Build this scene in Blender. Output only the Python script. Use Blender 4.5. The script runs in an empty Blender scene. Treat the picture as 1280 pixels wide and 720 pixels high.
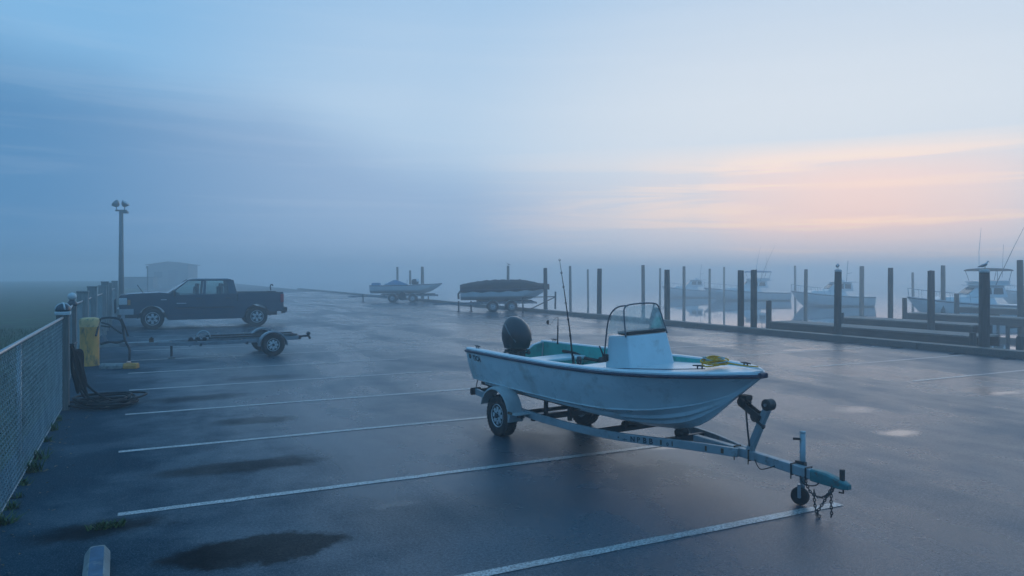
import bpy, bmesh, math, random
from mathutils import Vector, Matrix, noise as mnoise

random.seed(7)
R = math.radians
PI = math.pi
scene = bpy.context.scene
col = scene.collection

# ------------------------------------------------------------------ camera
CAM_H = 2.1            # eye height over the asphalt, metres
FPX = 930.0            # focal length in pixels of the 1280 wide photograph
HZ = 343.0             # horizon row of the photograph
cam_data = bpy.data.cameras.new('camera')
cam = bpy.data.objects.new('camera', cam_data)
col.objects.link(cam)
cam.location = (0, 0, CAM_H)
cam.rotation_euler = (R(90), 0, 0)
cam_data.sensor_width = 36.0
cam_data.lens = FPX / 1280 * 36.0
cam_data.shift_y = -(360 - HZ) / 1280
cam_data.clip_start = 0.05
cam_data.clip_end = 6000
scene.camera = cam

# ------------------------------------------------------------------ renderer
scene.render.engine = 'CYCLES'
scene.cycles.use_denoising = True
scene.cycles.max_bounces = 12
scene.cycles.diffuse_bounces = 3
scene.cycles.glossy_bounces = 4
scene.cycles.transmission_bounces = 6
scene.cycles.transparent_max_bounces = 12
scene.cycles.volume_bounces = 8
scene.cycles.sample_clamp_indirect = 4.0
scene.view_settings.view_transform = 'Standard'
scene.view_settings.look = 'None'
scene.view_settings.exposure = 0.0
scene.view_settings.gamma = 1.0

# ------------------------------------------------------------------ sky: dawn, the sun just up behind thin cloud
SUN_AZ = 25.0          # degrees to the right of straight ahead
SUN_EL = 5.0
world = bpy.data.worlds.new('World')
scene.world = world
world.use_nodes = True
nt = world.node_tree
nt.nodes.clear()
def W(t, **kw):
    n = nt.nodes.new(t)
    for k, v in kw.items():
        setattr(n, k, v)
    return n
def L(a, b):
    nt.links.new(a, b)
def wmath(op, a, b=None, c=None, clamp=False):
    n = W('ShaderNodeMath', operation=op)
    n.use_clamp = clamp
    for i, v in enumerate((a, b, c)):
        if v is None:
            continue
        if isinstance(v, (int, float)):
            n.inputs[i].default_value = v
        else:
            L(v, n.inputs[i])
    return n.outputs[0]
def wmix(f, a, b, mode='MIX'):
    n = W('ShaderNodeMix', data_type='RGBA', blend_type=mode)
    if isinstance(f, (int, float)):
        n.inputs[0].default_value = f
    else:
        L(f, n.inputs[0])
    for s, v in ((6, a), (7, b)):
        if isinstance(v, tuple):
            n.inputs[s].default_value = (*v, 1)
        else:
            L(v, n.inputs[s])
    return n.outputs[2]
def wramp(f, stops, interp='EASE'):
    n = W('ShaderNodeValToRGB')
    cr = n.color_ramp
    cr.interpolation = interp
    while len(cr.elements) < len(stops):
        cr.elements.new(0.5)
    for e, (p, c) in zip(cr.elements, stops):
        e.position = p
        e.color = (*c, 1) if isinstance(c, tuple) else (c, c, c, 1)
    L(f, n.inputs[0])
    return n.outputs[0]
tc = W('ShaderNodeTexCoord')
sep = W('ShaderNodeSeparateXYZ')
L(tc.outputs['Generated'], sep.inputs[0])
sx, sy, sz = sep.outputs
el = wmath('MAXIMUM', sz, 0.0)
sky = W('ShaderNodeTexSky', sky_type='NISHITA')
sky.sun_disc = False
sky.sun_elevation = R(SUN_EL)
sky.sun_rotation = R(SUN_AZ)
sky.air_density = 1.0
sky.dust_density = 0.4
sky.ozone_density = 3.0
nish = W('ShaderNodeMix', data_type='RGBA', blend_type='MULTIPLY')
nish.inputs[0].default_value = 1.0
L(sky.outputs[0], nish.inputs[6])
nish.inputs[7].default_value = (0.055, 0.055, 0.055, 1)
# high thin overcast: pale blue, deeper away from the sun
sd = (math.sin(R(SUN_AZ)) * math.cos(R(SUN_EL)), math.cos(R(SUN_AZ)) * math.cos(R(SUN_EL)), math.sin(R(SUN_EL)))
dot = wmath('ADD', wmath('ADD', wmath('MULTIPLY', sx, sd[0]), wmath('MULTIPLY', sy, sd[1])), wmath('MULTIPLY', sz, sd[2]))
toward = wmath('MULTIPLY_ADD', dot, 0.5, 0.5, clamp=True)
veil = wramp(toward, [(0.0, (0.10, 0.28, 0.58)), (0.55, (0.13, 0.33, 0.64)), (0.80, (0.20, 0.43, 0.72)), (0.93, (0.36, 0.56, 0.78)), (1.0, (0.52, 0.63, 0.76))])
base = wmix(0.90, nish.outputs[2], veil)
# pale veil above the horizon, clear and deep blue overhead
base = wmix(wramp(el, [(0.0, 0.0), (0.18, 0.62), (0.30, 0.50), (0.55, 0.12), (1.0, 0.0)]), base, wramp(toward, [(0.0, (0.10, 0.29, 0.58)), (0.78, (0.25, 0.48, 0.71)), (0.92, (0.50, 0.62, 0.75)), (1.0, (0.76, 0.78, 0.80))]))
base = wmix(wramp(el, [(0.20, 0.0), (0.68, 1.0)]), base, (0.11, 0.355, 0.67))
# a distant fog bank, standing higher away from the sunrise
thr = wmath('MINIMUM', wmath('MAXIMUM', wmath('MULTIPLY_ADD', sx, -0.19, 0.125), 0.045), 0.25)
wv = W('ShaderNodeTexNoise')
wv.inputs['Scale'].default_value = 3.0
wv.inputs['Detail'].default_value = 2.0
L(tc.outputs['Generated'], wv.inputs['Vector'])
thr = wmath('ADD', thr, wmath('MULTIPLY_ADD', wv.outputs['Fac'], 0.08, -0.04))
bank = wmath('DIVIDE', wmath('SUBTRACT', thr, el), 0.058)
bank = wmath('MULTIPLY_ADD', bank, 0.5, 0.5, clamp=True)
bank = wramp(bank, [(0.0, 0.0), (1.0, 1.0)])
base = wmix(wmath('MULTIPLY', bank, 0.94), base, wramp(toward, [(0.0, (0.075, 0.20, 0.42)), (0.75, (0.085, 0.23, 0.44)), (0.93, (0.30, 0.43, 0.62)), (1.0, (0.68, 0.68, 0.72))]))
# warm glow where the sun comes up, through streaks of cloud
mp = W('ShaderNodeMapping')
mp.inputs['Scale'].default_value = (1.0, 1.0, 19.0)
mp.inputs['Location'].default_value = (0.35, 0.0, 0.0)
mp.inputs['Rotation'].default_value = (0.0, R(2.5), 0.0)
L(tc.outputs['Generated'], mp.inputs[0])
cl = W('ShaderNodeTexNoise')
cl.inputs['Scale'].default_value = 2.2
cl.inputs['Detail'].default_value = 8.0
cl.inputs['Roughness'].default_value = 0.62
cl.inputs['Distortion'].default_value = 0.7
L(mp.outputs[0], cl.inputs['Vector'])
streak = wramp(cl.outputs['Fac'], [(0.45, 0.0), (0.63, 1.0)])
glow_w = wramp(dot, [(0.88, 0.0), (0.95, 0.09), (0.98, 0.32), (0.994, 0.78), (1.0, 1.0)])
band = wmath('MULTIPLY', wramp(el, [(0.0, 0.5), (0.07, 1.0), (0.11, 0.85), (0.17, 0.0)]), glow_w)
base = wmix(wmath('MULTIPLY', band, 0.66), base, (1.24, 0.73, 0.52))
core = wmath('MULTIPLY', wmath('POWER', band, 0.6), wmath('MULTIPLY', streak, 0.55))
base = wmix(core, base, (1.55, 0.95, 0.52))
base = wmix(wmath('MULTIPLY', wmath('MULTIPLY', streak, wramp(el, [(0.0, 0.0), (0.1, 1.0), (0.5, 0.2)])), 0.07), base, (0.72, 0.76, 0.82))
bg = W('ShaderNodeBackground')
bg.inputs['Strength'].default_value = 1.15
L(base, bg.inputs['Color'])
wo = W('ShaderNodeOutputWorld')
L(bg.outputs[0], wo.inputs['Surface'])

sun_d = bpy.data.lights.new('sun', 'SUN')
sun_d.energy = 0.3
sun_d.angle = R(60)
sun_d.color = (1.0, 0.94, 0.90)
sun = bpy.data.objects.new('sun', sun_d)
col.objects.link(sun)
sun.location = (20, 40, 30)
sun.rotation_euler = Vector((-sd[0], -sd[1], -sd[2])).to_track_quat('-Z', 'Y').to_euler()

# ------------------------------------------------------------------ lot grid: u across the lot from fence to quay, v along the fence
GA = math.atan2(465.0, 930.0)      # the fence runs this far left of straight ahead
UX = Vector((math.cos(GA), math.sin(GA), 0))
VX = Vector((-math.sin(GA), math.cos(GA), 0))
def G(u, v, z=0.0):
    return Vector((u * UX.x + v * VX.x, u * UX.y + v * VX.y, z))
def ray(px, d, z=0.0):             # a point at depth d along the photograph's column px
    return Vector(((px - 640) / FPX * d, d, z))
def gpx(px, py, z=0.0):            # a pixel laid on the level z
    d = FPX * (CAM_H - z) / (py - HZ)
    return ray(px, d, z)
def ray_u(px, u, z=0.0):           # where the photograph's column px meets the line u = const
    r = (px - 640) / FPX
    return ray(px, u / (UX.x * r + UX.y), z)

# ------------------------------------------------------------------ mesh helpers
class MB:
    def __init__(s):
        s.v = []; s.f = []
    def add(s, vs, fs):
        o = len(s.v)
        s.v += [tuple(v) for v in vs]
        s.f += [tuple(i + o for i in f) for f in fs]
        return s
    def box(s, c, d, rz=0.0, m=None):
        x, y, z = (k / 2 for k in d)
        vs = [Vector((sx_ * x, sy_ * y, sz_ * z)) for sx_ in (-1, 1) for sy_ in (-1, 1) for sz_ in (-1, 1)]
        if m is not None:
            vs = [m @ v for v in vs]
        if rz:
            q = Matrix.Rotation(rz, 3, 'Z')
            vs = [q @ v for v in vs]
        vs = [v + Vector(c) for v in vs]
        return s.add(vs, [(0, 1, 3, 2), (4, 6, 7, 5), (0, 4, 5, 1), (2, 3, 7, 6), (0, 2, 6, 4), (1, 5, 7, 3)])
    def bar(s, a, b, w, h, up=(0, 0, 1)):
        a = Vector(a); b = Vector(b)
        d = (b - a)
        x = d.normalized()
        y = Vector(up).cross(x)
        if y.length < 1e-4:
            y = Vector((0, 1, 0)).cross(x)
        y.normalize()
        z = x.cross(y)
        m = Matrix((x, y, z)).transposed()
        return s.box((a + b) / 2, (d.length, w, h), m=m)
    def tube(s, pts, r, n=8, cap=True, closed=False):
        pts = [Vector(p) for p in pts]
        k = len(pts)
        rs = r if isinstance(r, (list, tuple)) else [r] * k
        rings = []
        prev = None
        for i, p in enumerate(pts):
            if closed:
                t = pts[(i + 1) % k] - pts[i - 1]
            else:
                t = pts[min(i + 1, k - 1)] - pts[max(i - 1, 0)]
            if t.length < 1e-9:
                t = Vector((0, 0, 1))
            t.normalize()
            if prev is None:
                a = Vector((0, 0, 1)) if abs(t.z) < 0.9 else Vector((1, 0, 0))
                nx = t.cross(a).normalized()
            else:
                nx = (prev - t * prev.dot(t))
                nx = nx.normalized() if nx.length > 1e-6 else t.orthogonal().normalized()
            prev = nx
            ny = t.cross(nx)
            rings.append([p + (nx * math.cos(2 * PI * j / n) + ny * math.sin(2 * PI * j / n)) * rs[i] for j in range(n)])
        return s.loft(rings, cap=cap and not closed, closed=closed)
    def loft(s, rings, cap=True, closed=False, open_ring=False):
        n = len(rings[0])
        vs = [v for r_ in rings for v in r_]
        fs = []
        m = len(rings)
        for i in range(m if closed else m - 1):
            i2 = (i + 1) % m
            for j in range(n - 1 if open_ring else n):
                j2 = (j + 1) % n
                fs.append((i * n + j, i * n + j2, i2 * n + j2, i2 * n + j))
        if cap and not closed:
            fs.append(tuple(range(n - 1, -1, -1)))
            fs.append(tuple((m - 1) * n + j for j in range(n)))
        return s.add(vs, fs)
    def lathe(s, prof, n=24, c=(0, 0, 0), axis='Z'):
        c = Vector(c)
        rings = []
        for (r_, h) in prof:
            ring = []
            for j in range(n):
                a = 2 * PI * j / n
                if axis == 'Z':
                    p = Vector((r_ * math.cos(a), r_ * math.sin(a), h))
                elif axis == 'Y':
                    p = Vector((r_ * math.sin(a), h, r_ * math.cos(a)))
                else:
                    p = Vector((h, r_ * math.cos(a), r_ * math.sin(a)))
                ring.append(p + c)
            rings.append(ring)
        return s.loft(rings, cap=True)
    def prism(s, poly, y0, y1):       # poly in xz, extruded over y
        n = len(poly)
        vs = [Vector((x, y0, z)) for x, z in poly] + [Vector((x, y1, z)) for x, z in poly]
        fs = [tuple(range(n)), tuple(range(2 * n - 1, n - 1, -1))]
        fs += [(i, i + n, (i + 1) % n + n, (i + 1) % n) for i in range(n)]
        return s.add(vs, fs)
    def sheet(s, pts):
        return s.add(pts, [tuple(range(len(pts)))])
    def mesh(s, name, mat, smooth=False):
        me = bpy.data.meshes.new(name)
        me.from_pydata(s.v, [], s.f)
        bm = bmesh.new()
        bm.from_mesh(me)
        bmesh.ops.recalc_face_normals(bm, faces=bm.faces)
        bm.to_mesh(me)
        bm.free()
        if mat is not None:
            me.materials.append(mat)
        if smooth:
            me.polygons.foreach_set('use_smooth', [True] * len(me.polygons))
        me.update()
        return me
    def build(s, name, mat, parent=None, smooth=False, bevel=0.0, seg=2, auto=None, loc=None, rz=None, sub=0):
        me = s.mesh(name, mat, smooth or auto is not None)
        o = bpy.data.objects.new(name, me)
        col.objects.link(o)
        if parent is not None:
            o.parent = parent
        if loc is not None:
            o.location = loc
        if rz is not None:
            o.rotation_euler = (0, 0, rz)
        if auto is not None:
            me.set_sharp_from_angle(angle=R(auto))
        if bevel:
            b = o.modifiers.new('bevel', 'BEVEL')
            b.width = bevel; b.segments = seg; b.limit_method = 'ANGLE'; b.angle_limit = R(35)
            b.use_clamp_overlap = True
            b.harden_normals = False
        if sub:
            b = o.modifiers.new('sub', 'SUBSURF')
            b.levels = sub; b.render_levels = sub
        return o
def empty(name, loc=(0, 0, 0), rz=0.0):
    o = bpy.data.objects.new(name, None)
    o.empty_display_size = 0.2
    col.objects.link(o)
    o.location = loc
    o.rotation_euler = (0, 0, rz)
    return o
def tag(o, label, cat, group=None):
    o['label'] = label
    o['category'] = cat
    if group:
        o['group'] = group
    return o
def struct(o):
    o['kind'] = 'structure'
    return o
def stuff(o):
    o['kind'] = 'stuff'
    return o
def copy_of(o, parent=None, **kw):
    c = o.copy()
    col.objects.link(c)
    c.parent = parent
    for ch in list(o.children):
        copy_of(ch, c)
    return c

# ------------------------------------------------------------------ materials
def mat(name, base=(0.5, 0.5, 0.5), rough=0.5, metal=0.0, spec=0.5, var=0.0, vscale=6.0, dirt=None, dirt_amt=0.0, dscale=3.0,
        bump=0.0, bscale=60.0, coat=0.0, stretch=None, coords='Object', rvar=0.0):
    m = bpy.data.materials.new(name)
    m.use_nodes = True
    t = m.node_tree
    b = t.nodes['Principled BSDF']
    b.inputs['Roughness'].default_value = rough
    b.inputs['Metallic'].default_value = metal
    b.inputs['Specular IOR Level'].default_value = spec
    b.inputs['Coat Weight'].default_value = coat
    b.inputs['Coat Roughness'].default_value = 0.12
    tcn = t.nodes.new('ShaderNodeTexCoord')
    src = tcn.outputs[coords]
    if stretch:
        mp_ = t.nodes.new('ShaderNodeMapping')
        mp_.inputs['Scale'].default_value = stretch
        t.links.new(src, mp_.inputs[0])
        src = mp_.outputs[0]
    def nz(sc, det=4.0, ro=0.6):
        n = t.nodes.new('ShaderNodeTexNoise')
        n.inputs['Scale'].default_value = sc
        n.inputs['Detail'].default_value = det
        n.inputs['Roughness'].default_value = ro
        t.links.new(src, n.inputs['Vector'])
        return n.outputs['Fac']
    def ramp(f, a, b_, ca=0.0, cb=1.0):
        n = t.nodes.new('ShaderNodeMapRange')
        n.inputs[1].default_value = a; n.inputs[2].default_value = b_
        n.inputs[3].default_value = ca; n.inputs[4].default_value = cb
        t.links.new(f, n.inputs[0])
        return n.outputs[0]
    def mixc(f, a, b_, mode='MIX'):
        n = t.nodes.new('ShaderNodeMix')
        n.data_type = 'RGBA'; n.blend_type = mode
        if isinstance(f, (int, float)):
            n.inputs[0].default_value = f
        else:
            t.links.new(f, n.inputs[0])
        for s_, v in ((6, a), (7, b_)):
            if isinstance(v, tuple):
                n.inputs[s_].default_value = (*v, 1)
            else:
                t.links.new(v, n.inputs[s_])
        return n.outputs[2]
    c = tuple(base)
    cur = c
    if var:
        lo = tuple(max(0, k * (1 - var)) for k in c)
        hi = tuple(min(1, k * (1 + var)) for k in c)
        cur = mixc(ramp(nz(vscale), 0.3, 0.7), lo, hi)
    if dirt is not None:
        cur = mixc(ramp(nz(dscale, 6.0, 0.65), 0.62 - 0.3 * dirt_amt, 0.80 - 0.3 * dirt_amt), cur, tuple(dirt))
    if isinstance(cur, tuple):
        b.inputs['Base Color'].default_value = (*cur, 1)
    else:
        t.links.new(cur, b.inputs['Base Color'])
    if rvar:
        t.links.new(ramp(nz(vscale * 1.7), 0.3, 0.7, max(0.02, rough - rvar), min(1, rough + rvar)), b.inputs['Roughness'])
    if bump:
        bp = t.nodes.new('ShaderNodeBump')
        bp.inputs['Strength'].default_value = bump
        bp.inputs['Distance'].default_value = 0.01
        t.links.new(nz(bscale, 3.0), bp.inputs['Height'])
        t.links.new(bp.outputs[0], b.inputs['Normal'])
    m.diffuse_color = (*c, 1)
    return m
M = {}
M['galv'] = mat('galvanised_steel', (0.36, 0.38, 0.40), 0.42, 0.8, var=0.18, vscale=9, dirt=(0.16, 0.09, 0.05), dirt_amt=0.1, dscale=7)
M['wood'] = mat('weathered_timber', (0.13, 0.115, 0.10), 0.75, var=0.35, vscale=5, stretch=(9, 9, 0.8), bump=0.5, bscale=14)
M['beam'] = mat('quay_timber', (0.115, 0.105, 0.095), 0.6, var=0.35, vscale=3, stretch=(0.5, 8, 8), bump=0.4, bscale=10, rvar=0.15)
M['black'] = mat('black_rubber', (0.013, 0.013, 0.014), 0.65, var=0.25, vscale=12)
M['tyre'] = mat('tyre_rubber', (0.016, 0.016, 0.017), 0.8, var=0.3, vscale=20, bump=0.3, bscale=40)
M['dark_metal'] = mat('dark_steel', (0.045, 0.05, 0.055), 0.5, 0.5, var=0.3, vscale=9, dirt=(0.10, 0.05, 0.03), dirt_amt=0.12, dscale=9)

# ================================================================== SETTING
# ------------------------------------------------------------------ haze: one closed box of even fog
haze_mat = bpy.data.materials.new('haze')
haze_mat.use_nodes = True
hn = haze_mat.node_tree
hn.nodes.clear()
hv = hn.nodes.new('ShaderNodeVolumePrincipled')
hv.inputs['Color'].default_value = (0.90, 0.97, 1.0, 1)
hv.inputs['Density'].default_value = 0.0092
hv.inputs['Anisotropy'].default_value = 0.58
ho = hn.nodes.new('ShaderNodeOutputMaterial')
hn.links.new(hv.outputs[0], ho.inputs['Volume'])
haze = MB().box((0, 150, 2.25), (720, 720, 8.5)).build('haze', haze_mat)
stuff(haze)

# ------------------------------------------------------------------ asphalt
def asphalt_material():
    m = bpy.data.materials.new('wet_asphalt')
    m.use_nodes = True
    t = m.node_tree
    b = t.nodes['Principled BSDF']
    tcn = t.nodes.new('ShaderNodeTexCoord')
    P = tcn.outputs['Object']
    def mapping(scale, src=P):
        n = t.nodes.new('ShaderNodeMapping')
        n.inputs['Scale'].default_value = scale
        t.links.new(src, n.inputs[0])
        return n.outputs[0]
    def nz(sc, det=4.0, ro=0.6, src=P, dist=0.0):
        n = t.nodes.new('ShaderNodeTexNoise')
        n.inputs['Scale'].default_value = sc
        n.inputs['Detail'].default_value = det
        n.inputs['Roughness'].default_value = ro
        n.inputs['Distortion'].default_value = dist
        t.links.new(src, n.inputs['Vector'])
        return n
    def mr(f, a, b_, c=0.0, d=1.0, smooth=True):
        n = t.nodes.new('ShaderNodeMapRange')
        n.interpolation_type = 'SMOOTHSTEP' if smooth else 'LINEAR'
        for i, v in enumerate((a, b_, c, d)):
            n.inputs[1 + i].default_value = v
        t.links.new(f, n.inputs[0])
        return n.outputs[0]
    def mth(op, a, b_=None, c=None):
        n = t.nodes.new('ShaderNodeMath')
        n.operation = op
        for i, v in enumerate((a, b_, c)):
            if v is None:
                continue
            if isinstance(v, (int, float)):
                n.inputs[i].default_value = v
            else:
                t.links.new(v, n.inputs[i])
        return n.outputs[0]
    def mix(f, a, b_):
        n = t.nodes.new('ShaderNodeMix')
        n.data_type = 'RGBA'
        t.links.new(f, n.inputs[0])
        for s_, v in ((6, a), (7, b_)):
            if isinstance(v, tuple):
                n.inputs[s_].default_value = (*v, 1)
            else:
                t.links.new(v, n.inputs[s_])
        return n.outputs[2]
    # position warped by noise, for ragged stain and puddle edges
    wn = nz(1.8, 8.0, 0.72)
    vm = t.nodes.new('ShaderNodeVectorMath'); vm.operation = 'SUBTRACT'
    t.links.new(wn.outputs['Color'], vm.inputs[0]); vm.inputs[1].default_value = (0.5, 0.5, 0.5)
    vs_ = t.nodes.new('ShaderNodeVectorMath'); vs_.operation = 'SCALE'
    t.links.new(vm.outputs[0], vs_.inputs[0]); vs_.inputs['Scale'].default_value = 0.66
    va = t.nodes.new('ShaderNodeVectorMath'); va.operation = 'ADD'
    t.links.new(P, va.inputs[0]); t.links.new(vs_.outputs[0], va.inputs[1])
    WP = va.outputs[0]
    def blob(c, ru, rv, soft):
        n = t.nodes.new('ShaderNodeMapping')
        n.vector_type = 'POINT'
        n.inputs['Scale'].default_value = (1 / ru, 1 / rv, 0)
        n.inputs['Location'].default_value = (-c[0] / ru, -c[1] / rv, 0)
        t.links.new(WP, n.inputs[0])
        ln = t.nodes.new('ShaderNodeVectorMath'); ln.operation = 'LENGTH'
        t.links.new(n.outputs[0], ln.inputs[0])
        return mr(ln.outputs['Value'], 1.0 + soft, 1.0 - soft)
    def blobs(lst):
        cur = None
        for c, ru, rv, soft, amt in lst:
            f = mth('MULTIPLY', blob(c, ru, rv, soft), amt)
            cur = f if cur is None else mth('MAXIMUM', cur, f)
        return cur
    def uv(px, py):
        p = gpx(px, py)
        return (p.dot(UX), p.dot(VX))
    stain = blobs([(uv(322, 688), 0.66, 0.35, 0.16, 0.92), (uv(302, 583), 0.80, 0.30, 0.35, 0.75),
                   (uv(318, 525), 0.55, 0.26, 0.4, 0.65), (uv(250, 497), 0.8, 0.3, 0.5, 0.5),
                   (uv(130, 661), 0.5, 0.2, 0.5, 0.8), (uv(560, 640), 0.9, 0.5, 0.7, 0.35), (uv(330, 472), 0.7, 0.35, 0.5, 0.5), (uv(260, 410), 1.9, 0.8, 0.5, 0.5)])
    puddle = blobs([(uv(1122, 541), 0.26, 0.18, 0.55, 0.9), (uv(1066, 512), 0.34, 0.22, 0.6, 0.62), (uv(1253, 491), 0.6, 0.16, 0.5, 0.8),
                    (uv(1224, 487), 0.5, 0.25, 0.5, 0.5), (uv(490, 633), 0.22, 0.10, 0.5, 0.35), (uv(905, 432), 0.7, 0.22, 0.5, 0.6),
                    (uv(835, 558), 0.26, 0.15, 0.4, 0.7), (uv(1005, 437), 0.8, 0.25, 0.5, 0.5), (uv(1055, 428.5), 0.5, 0.16, 0.5, 0.9), (uv(1125, 435), 0.35, 0.12, 0.5, 0.9), (uv(1197, 442), 0.4, 0.13, 0.5, 0.9), (uv(1262, 448.5), 0.3, 0.12, 0.5, 0.9), (uv(738, 398), 0.6, 0.25, 0.5, 0.9), (uv(640, 423), 1.3, 0.5, 0.5, 0.5), (uv(640, 395), 2.2, 0.9, 0.5, 0.5)])
    # damp sheen drawn out along the lot by traffic
    dragged = nz(0.5, 5.0, 0.6, src=mapping((1.0, 0.28, 1.0)), dist=0.5).outputs['Fac']
    patches = nz(0.9, 6.0, 0.62).outputs['Fac']
    fine = nz(170.0, 2.0, 0.5).outputs['Fac']
    grit = nz(40.0, 5.0, 0.8).outputs['Fac']
    cl = mix(mr(patches, 0.3, 0.72), (0.009, 0.036, 0.056), (0.021, 0.060, 0.086))
    cl = mix(mr(grit, 0.50, 0.74, 0.0, 0.8), cl, (0.075, 0.125, 0.16))
    cl = mix(mr(grit, 0.42, 0.22, 0.0, 0.75), cl, (0.016, 0.017, 0.018))
    cl = mix(mr(nz(95.0, 2.0, 0.5).outputs['Fac'], 0.57, 0.66, 0.0, 0.75), cl, (0.13, 0.18, 0.22))
    cl = mix(stain, cl, (0.007, 0.007, 0.008))
    t.links.new(cl, b.inputs['Base Color'])
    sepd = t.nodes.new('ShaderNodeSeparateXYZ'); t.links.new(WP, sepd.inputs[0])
    edge_rough = mr(mth('ADD', sepd.outputs[0], mr(patches, 0.3, 0.7, -0.8, 0.8)), -0.9, 2.6, 0.35, 0.0)  # extra roughness along the fence, fading out across the lot
    rg = mr(dragged, 0.32, 0.70, 0.17, 0.44)
    rg = mth('ADD', rg, mr(patches, 0.3, 0.7, -0.07, 0.07))
    rg = mth('MULTIPLY_ADD', stain, 0.20, rg)
    rg = mth('ADD', rg, edge_rough)
    rg = mth('MULTIPLY', rg, mth('MULTIPLY_ADD', puddle, -0.93, 1.0))
    t.links.new(rg, b.inputs['Roughness'])
    b.inputs['IOR'].default_value = 1.46
    # specular level: lowest along the fence, rising across the wet lot
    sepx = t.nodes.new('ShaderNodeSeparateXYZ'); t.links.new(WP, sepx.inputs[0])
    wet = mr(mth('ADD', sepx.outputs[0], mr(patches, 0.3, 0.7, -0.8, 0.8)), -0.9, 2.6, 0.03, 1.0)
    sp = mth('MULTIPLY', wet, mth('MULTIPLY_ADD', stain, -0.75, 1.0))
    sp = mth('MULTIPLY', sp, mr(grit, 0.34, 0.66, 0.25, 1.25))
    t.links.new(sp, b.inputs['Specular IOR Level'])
    # relief: grains, and slow swells that bend the sheen
    h = mth('MULTIPLY_ADD', grit, 0.55, mth('MULTIPLY', fine, 0.3))
    bp = t.nodes.new('ShaderNodeBump')
    bp.inputs['Distance'].default_value = 0.010
    t.links.new(mth('MULTIPLY_ADD', puddle, -0.95, 0.95), bp.inputs['Strength'])
    t.links.new(h, bp.inputs['Height'])
    sw = nz(0.42, 3.0, 0.5, src=mapping((1.0, 0.45, 1.0))).outputs['Fac']
    b2 = t.nodes.new('ShaderNodeBump')
    b2.inputs['Strength'].default_value = 0.5
    b2.inputs['Distance'].default_value = 0.09
    t.links.new(sw, b2.inputs['Height'])
    t.links.new(bp.outputs[0], b2.inputs['Normal'])
    t.links.new(b2.outputs[0], b.inputs['Normal'])
    return m
FENCE_U = -1.07
QUAY_U = 19.5
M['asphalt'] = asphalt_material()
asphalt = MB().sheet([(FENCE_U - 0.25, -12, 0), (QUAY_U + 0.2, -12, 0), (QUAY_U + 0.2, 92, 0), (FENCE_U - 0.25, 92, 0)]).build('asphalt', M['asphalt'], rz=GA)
struct(asphalt)

def paint_material():
    m = mat('worn_line_paint', (0.52, 0.52, 0.51), 0.30, spec=0.9, var=0.25, vscale=5, dirt=(0.07, 0.075, 0.08), dirt_amt=0.62, dscale=55, bump=0.35, bscale=60)
    return m
M['paint'] = paint_material()
def parking_line(u0, u1, v, w=0.10):
    m = MB()
    n = 26
    rnd = random.Random(int(v * 100 + u0 * 7))
    top, bot = [], []
    for i in range(n + 1):
        u = u0 + (u1 - u0) * i / n
        top.append((u, v + w / 2 + rnd.uniform(-0.006, 0.006), 0.004))
        bot.append((u, v - w / 2 + rnd.uniform(-0.006, 0.006), 0.004))
    m.loft([top, bot], cap=False, open_ring=True)
    return m.build('parking_line', M['paint'], asphalt)
for k in range(-4, 22):
    parking_line(-0.2 + 0.03 * math.sin(k * 2.1), 5.72 + 0.1 * math.sin(k * 1.3), 4.75 + 2.6 * k)
for k in range(-4, 20):
    parking_line(13.6, 19.2, 9.55 + 2.5 * k)

# ------------------------------------------------------------------ grass field beyond the fence, and the water
M['turf'] = mat('rough_turf', (0.055, 0.080, 0.036), 0.95, var=0.5, vscale=1.2, dirt=(0.065, 0.06, 0.035), dirt_amt=0.5, dscale=0.5, bump=1.0, bscale=22, spec=0.2)
field = MB()
n = 14
pts = {}
for i in range(n + 1):
    for j in range(n + 1):
        pts[i, j] = len(field.v)
        u = FENCE_U + 0.0 - (i / n) ** 2 * 200.0 + (2.0 if i == 0 else 0.0)
        v = -60 + 330 * j / n
        z = -0.03 if i < 2 else -0.03 + 0.25 * mnoise.noise(Vector((u * 0.02, v * 0.02, 1.0)))
        field.v.append(tuple(G(u, v, z)))
for i in range(n):
    for j in range(n):
        field.f.append((pts[i, j], pts[i, j + 1], pts[i + 1, j + 1], pts[i + 1, j]))
field = struct(field.build('grass_field', M['turf'], smooth=True))
# ground past the far end of the lot
M['gravel'] = mat('yard_gravel', (0.085, 0.082, 0.078), 0.8, var=0.4, vscale=3, bump=0.8, bscale=40)
struct(MB().sheet([G(FENCE_U + 1.5, 91.5, -0.012), G(QUAY_U + 0.2, 91.5, -0.012), G(QUAY_U + 0.2, 265, -0.012), G(FENCE_U + 1.5, 265, -0.012)]).build('gravel_yard', M['gravel']))

WATER_Z = -0.9
def water_material():
    m = bpy.data.materials.new('still_harbour_water')
    m.use_nodes = True
    t = m.node_tree
    b = t.nodes['Principled BSDF']
    b.inputs['Base Color'].default_value = (0.07, 0.10, 0.11, 1)
    b.inputs['Roughness'].default_value = 0.03
    b.inputs['IOR'].default_value = 1.5
    tcn = t.nodes.new('ShaderNodeTexCoord')
    n = t.nodes.new('ShaderNodeTexNoise')
    n.inputs['Scale'].default_value = 0.8
    n.inputs['Detail'].default_value = 3.0
    t.links.new(tcn.outputs['Object'], n.inputs['Vector'])
    bp = t.nodes.new('ShaderNodeBump')
    bp.inputs['Strength'].default_value = 0.10
    bp.inputs['Distance'].default_value = 0.03
    t.links.new(n.outputs['Fac'], bp.inputs['Height'])
    t.links.new(bp.outputs[0], b.inputs['Normal'])
    return m
M['water'] = water_material()
struct(MB().sheet([G(QUAY_U + 0.3, -60, WATER_Z), G(QUAY_U + 200, -60, WATER_Z), G(QUAY_U + 200, 265, WATER_Z), G(QUAY_U + 0.3, 265, WATER_Z)]).build('water', M['water']))

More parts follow.
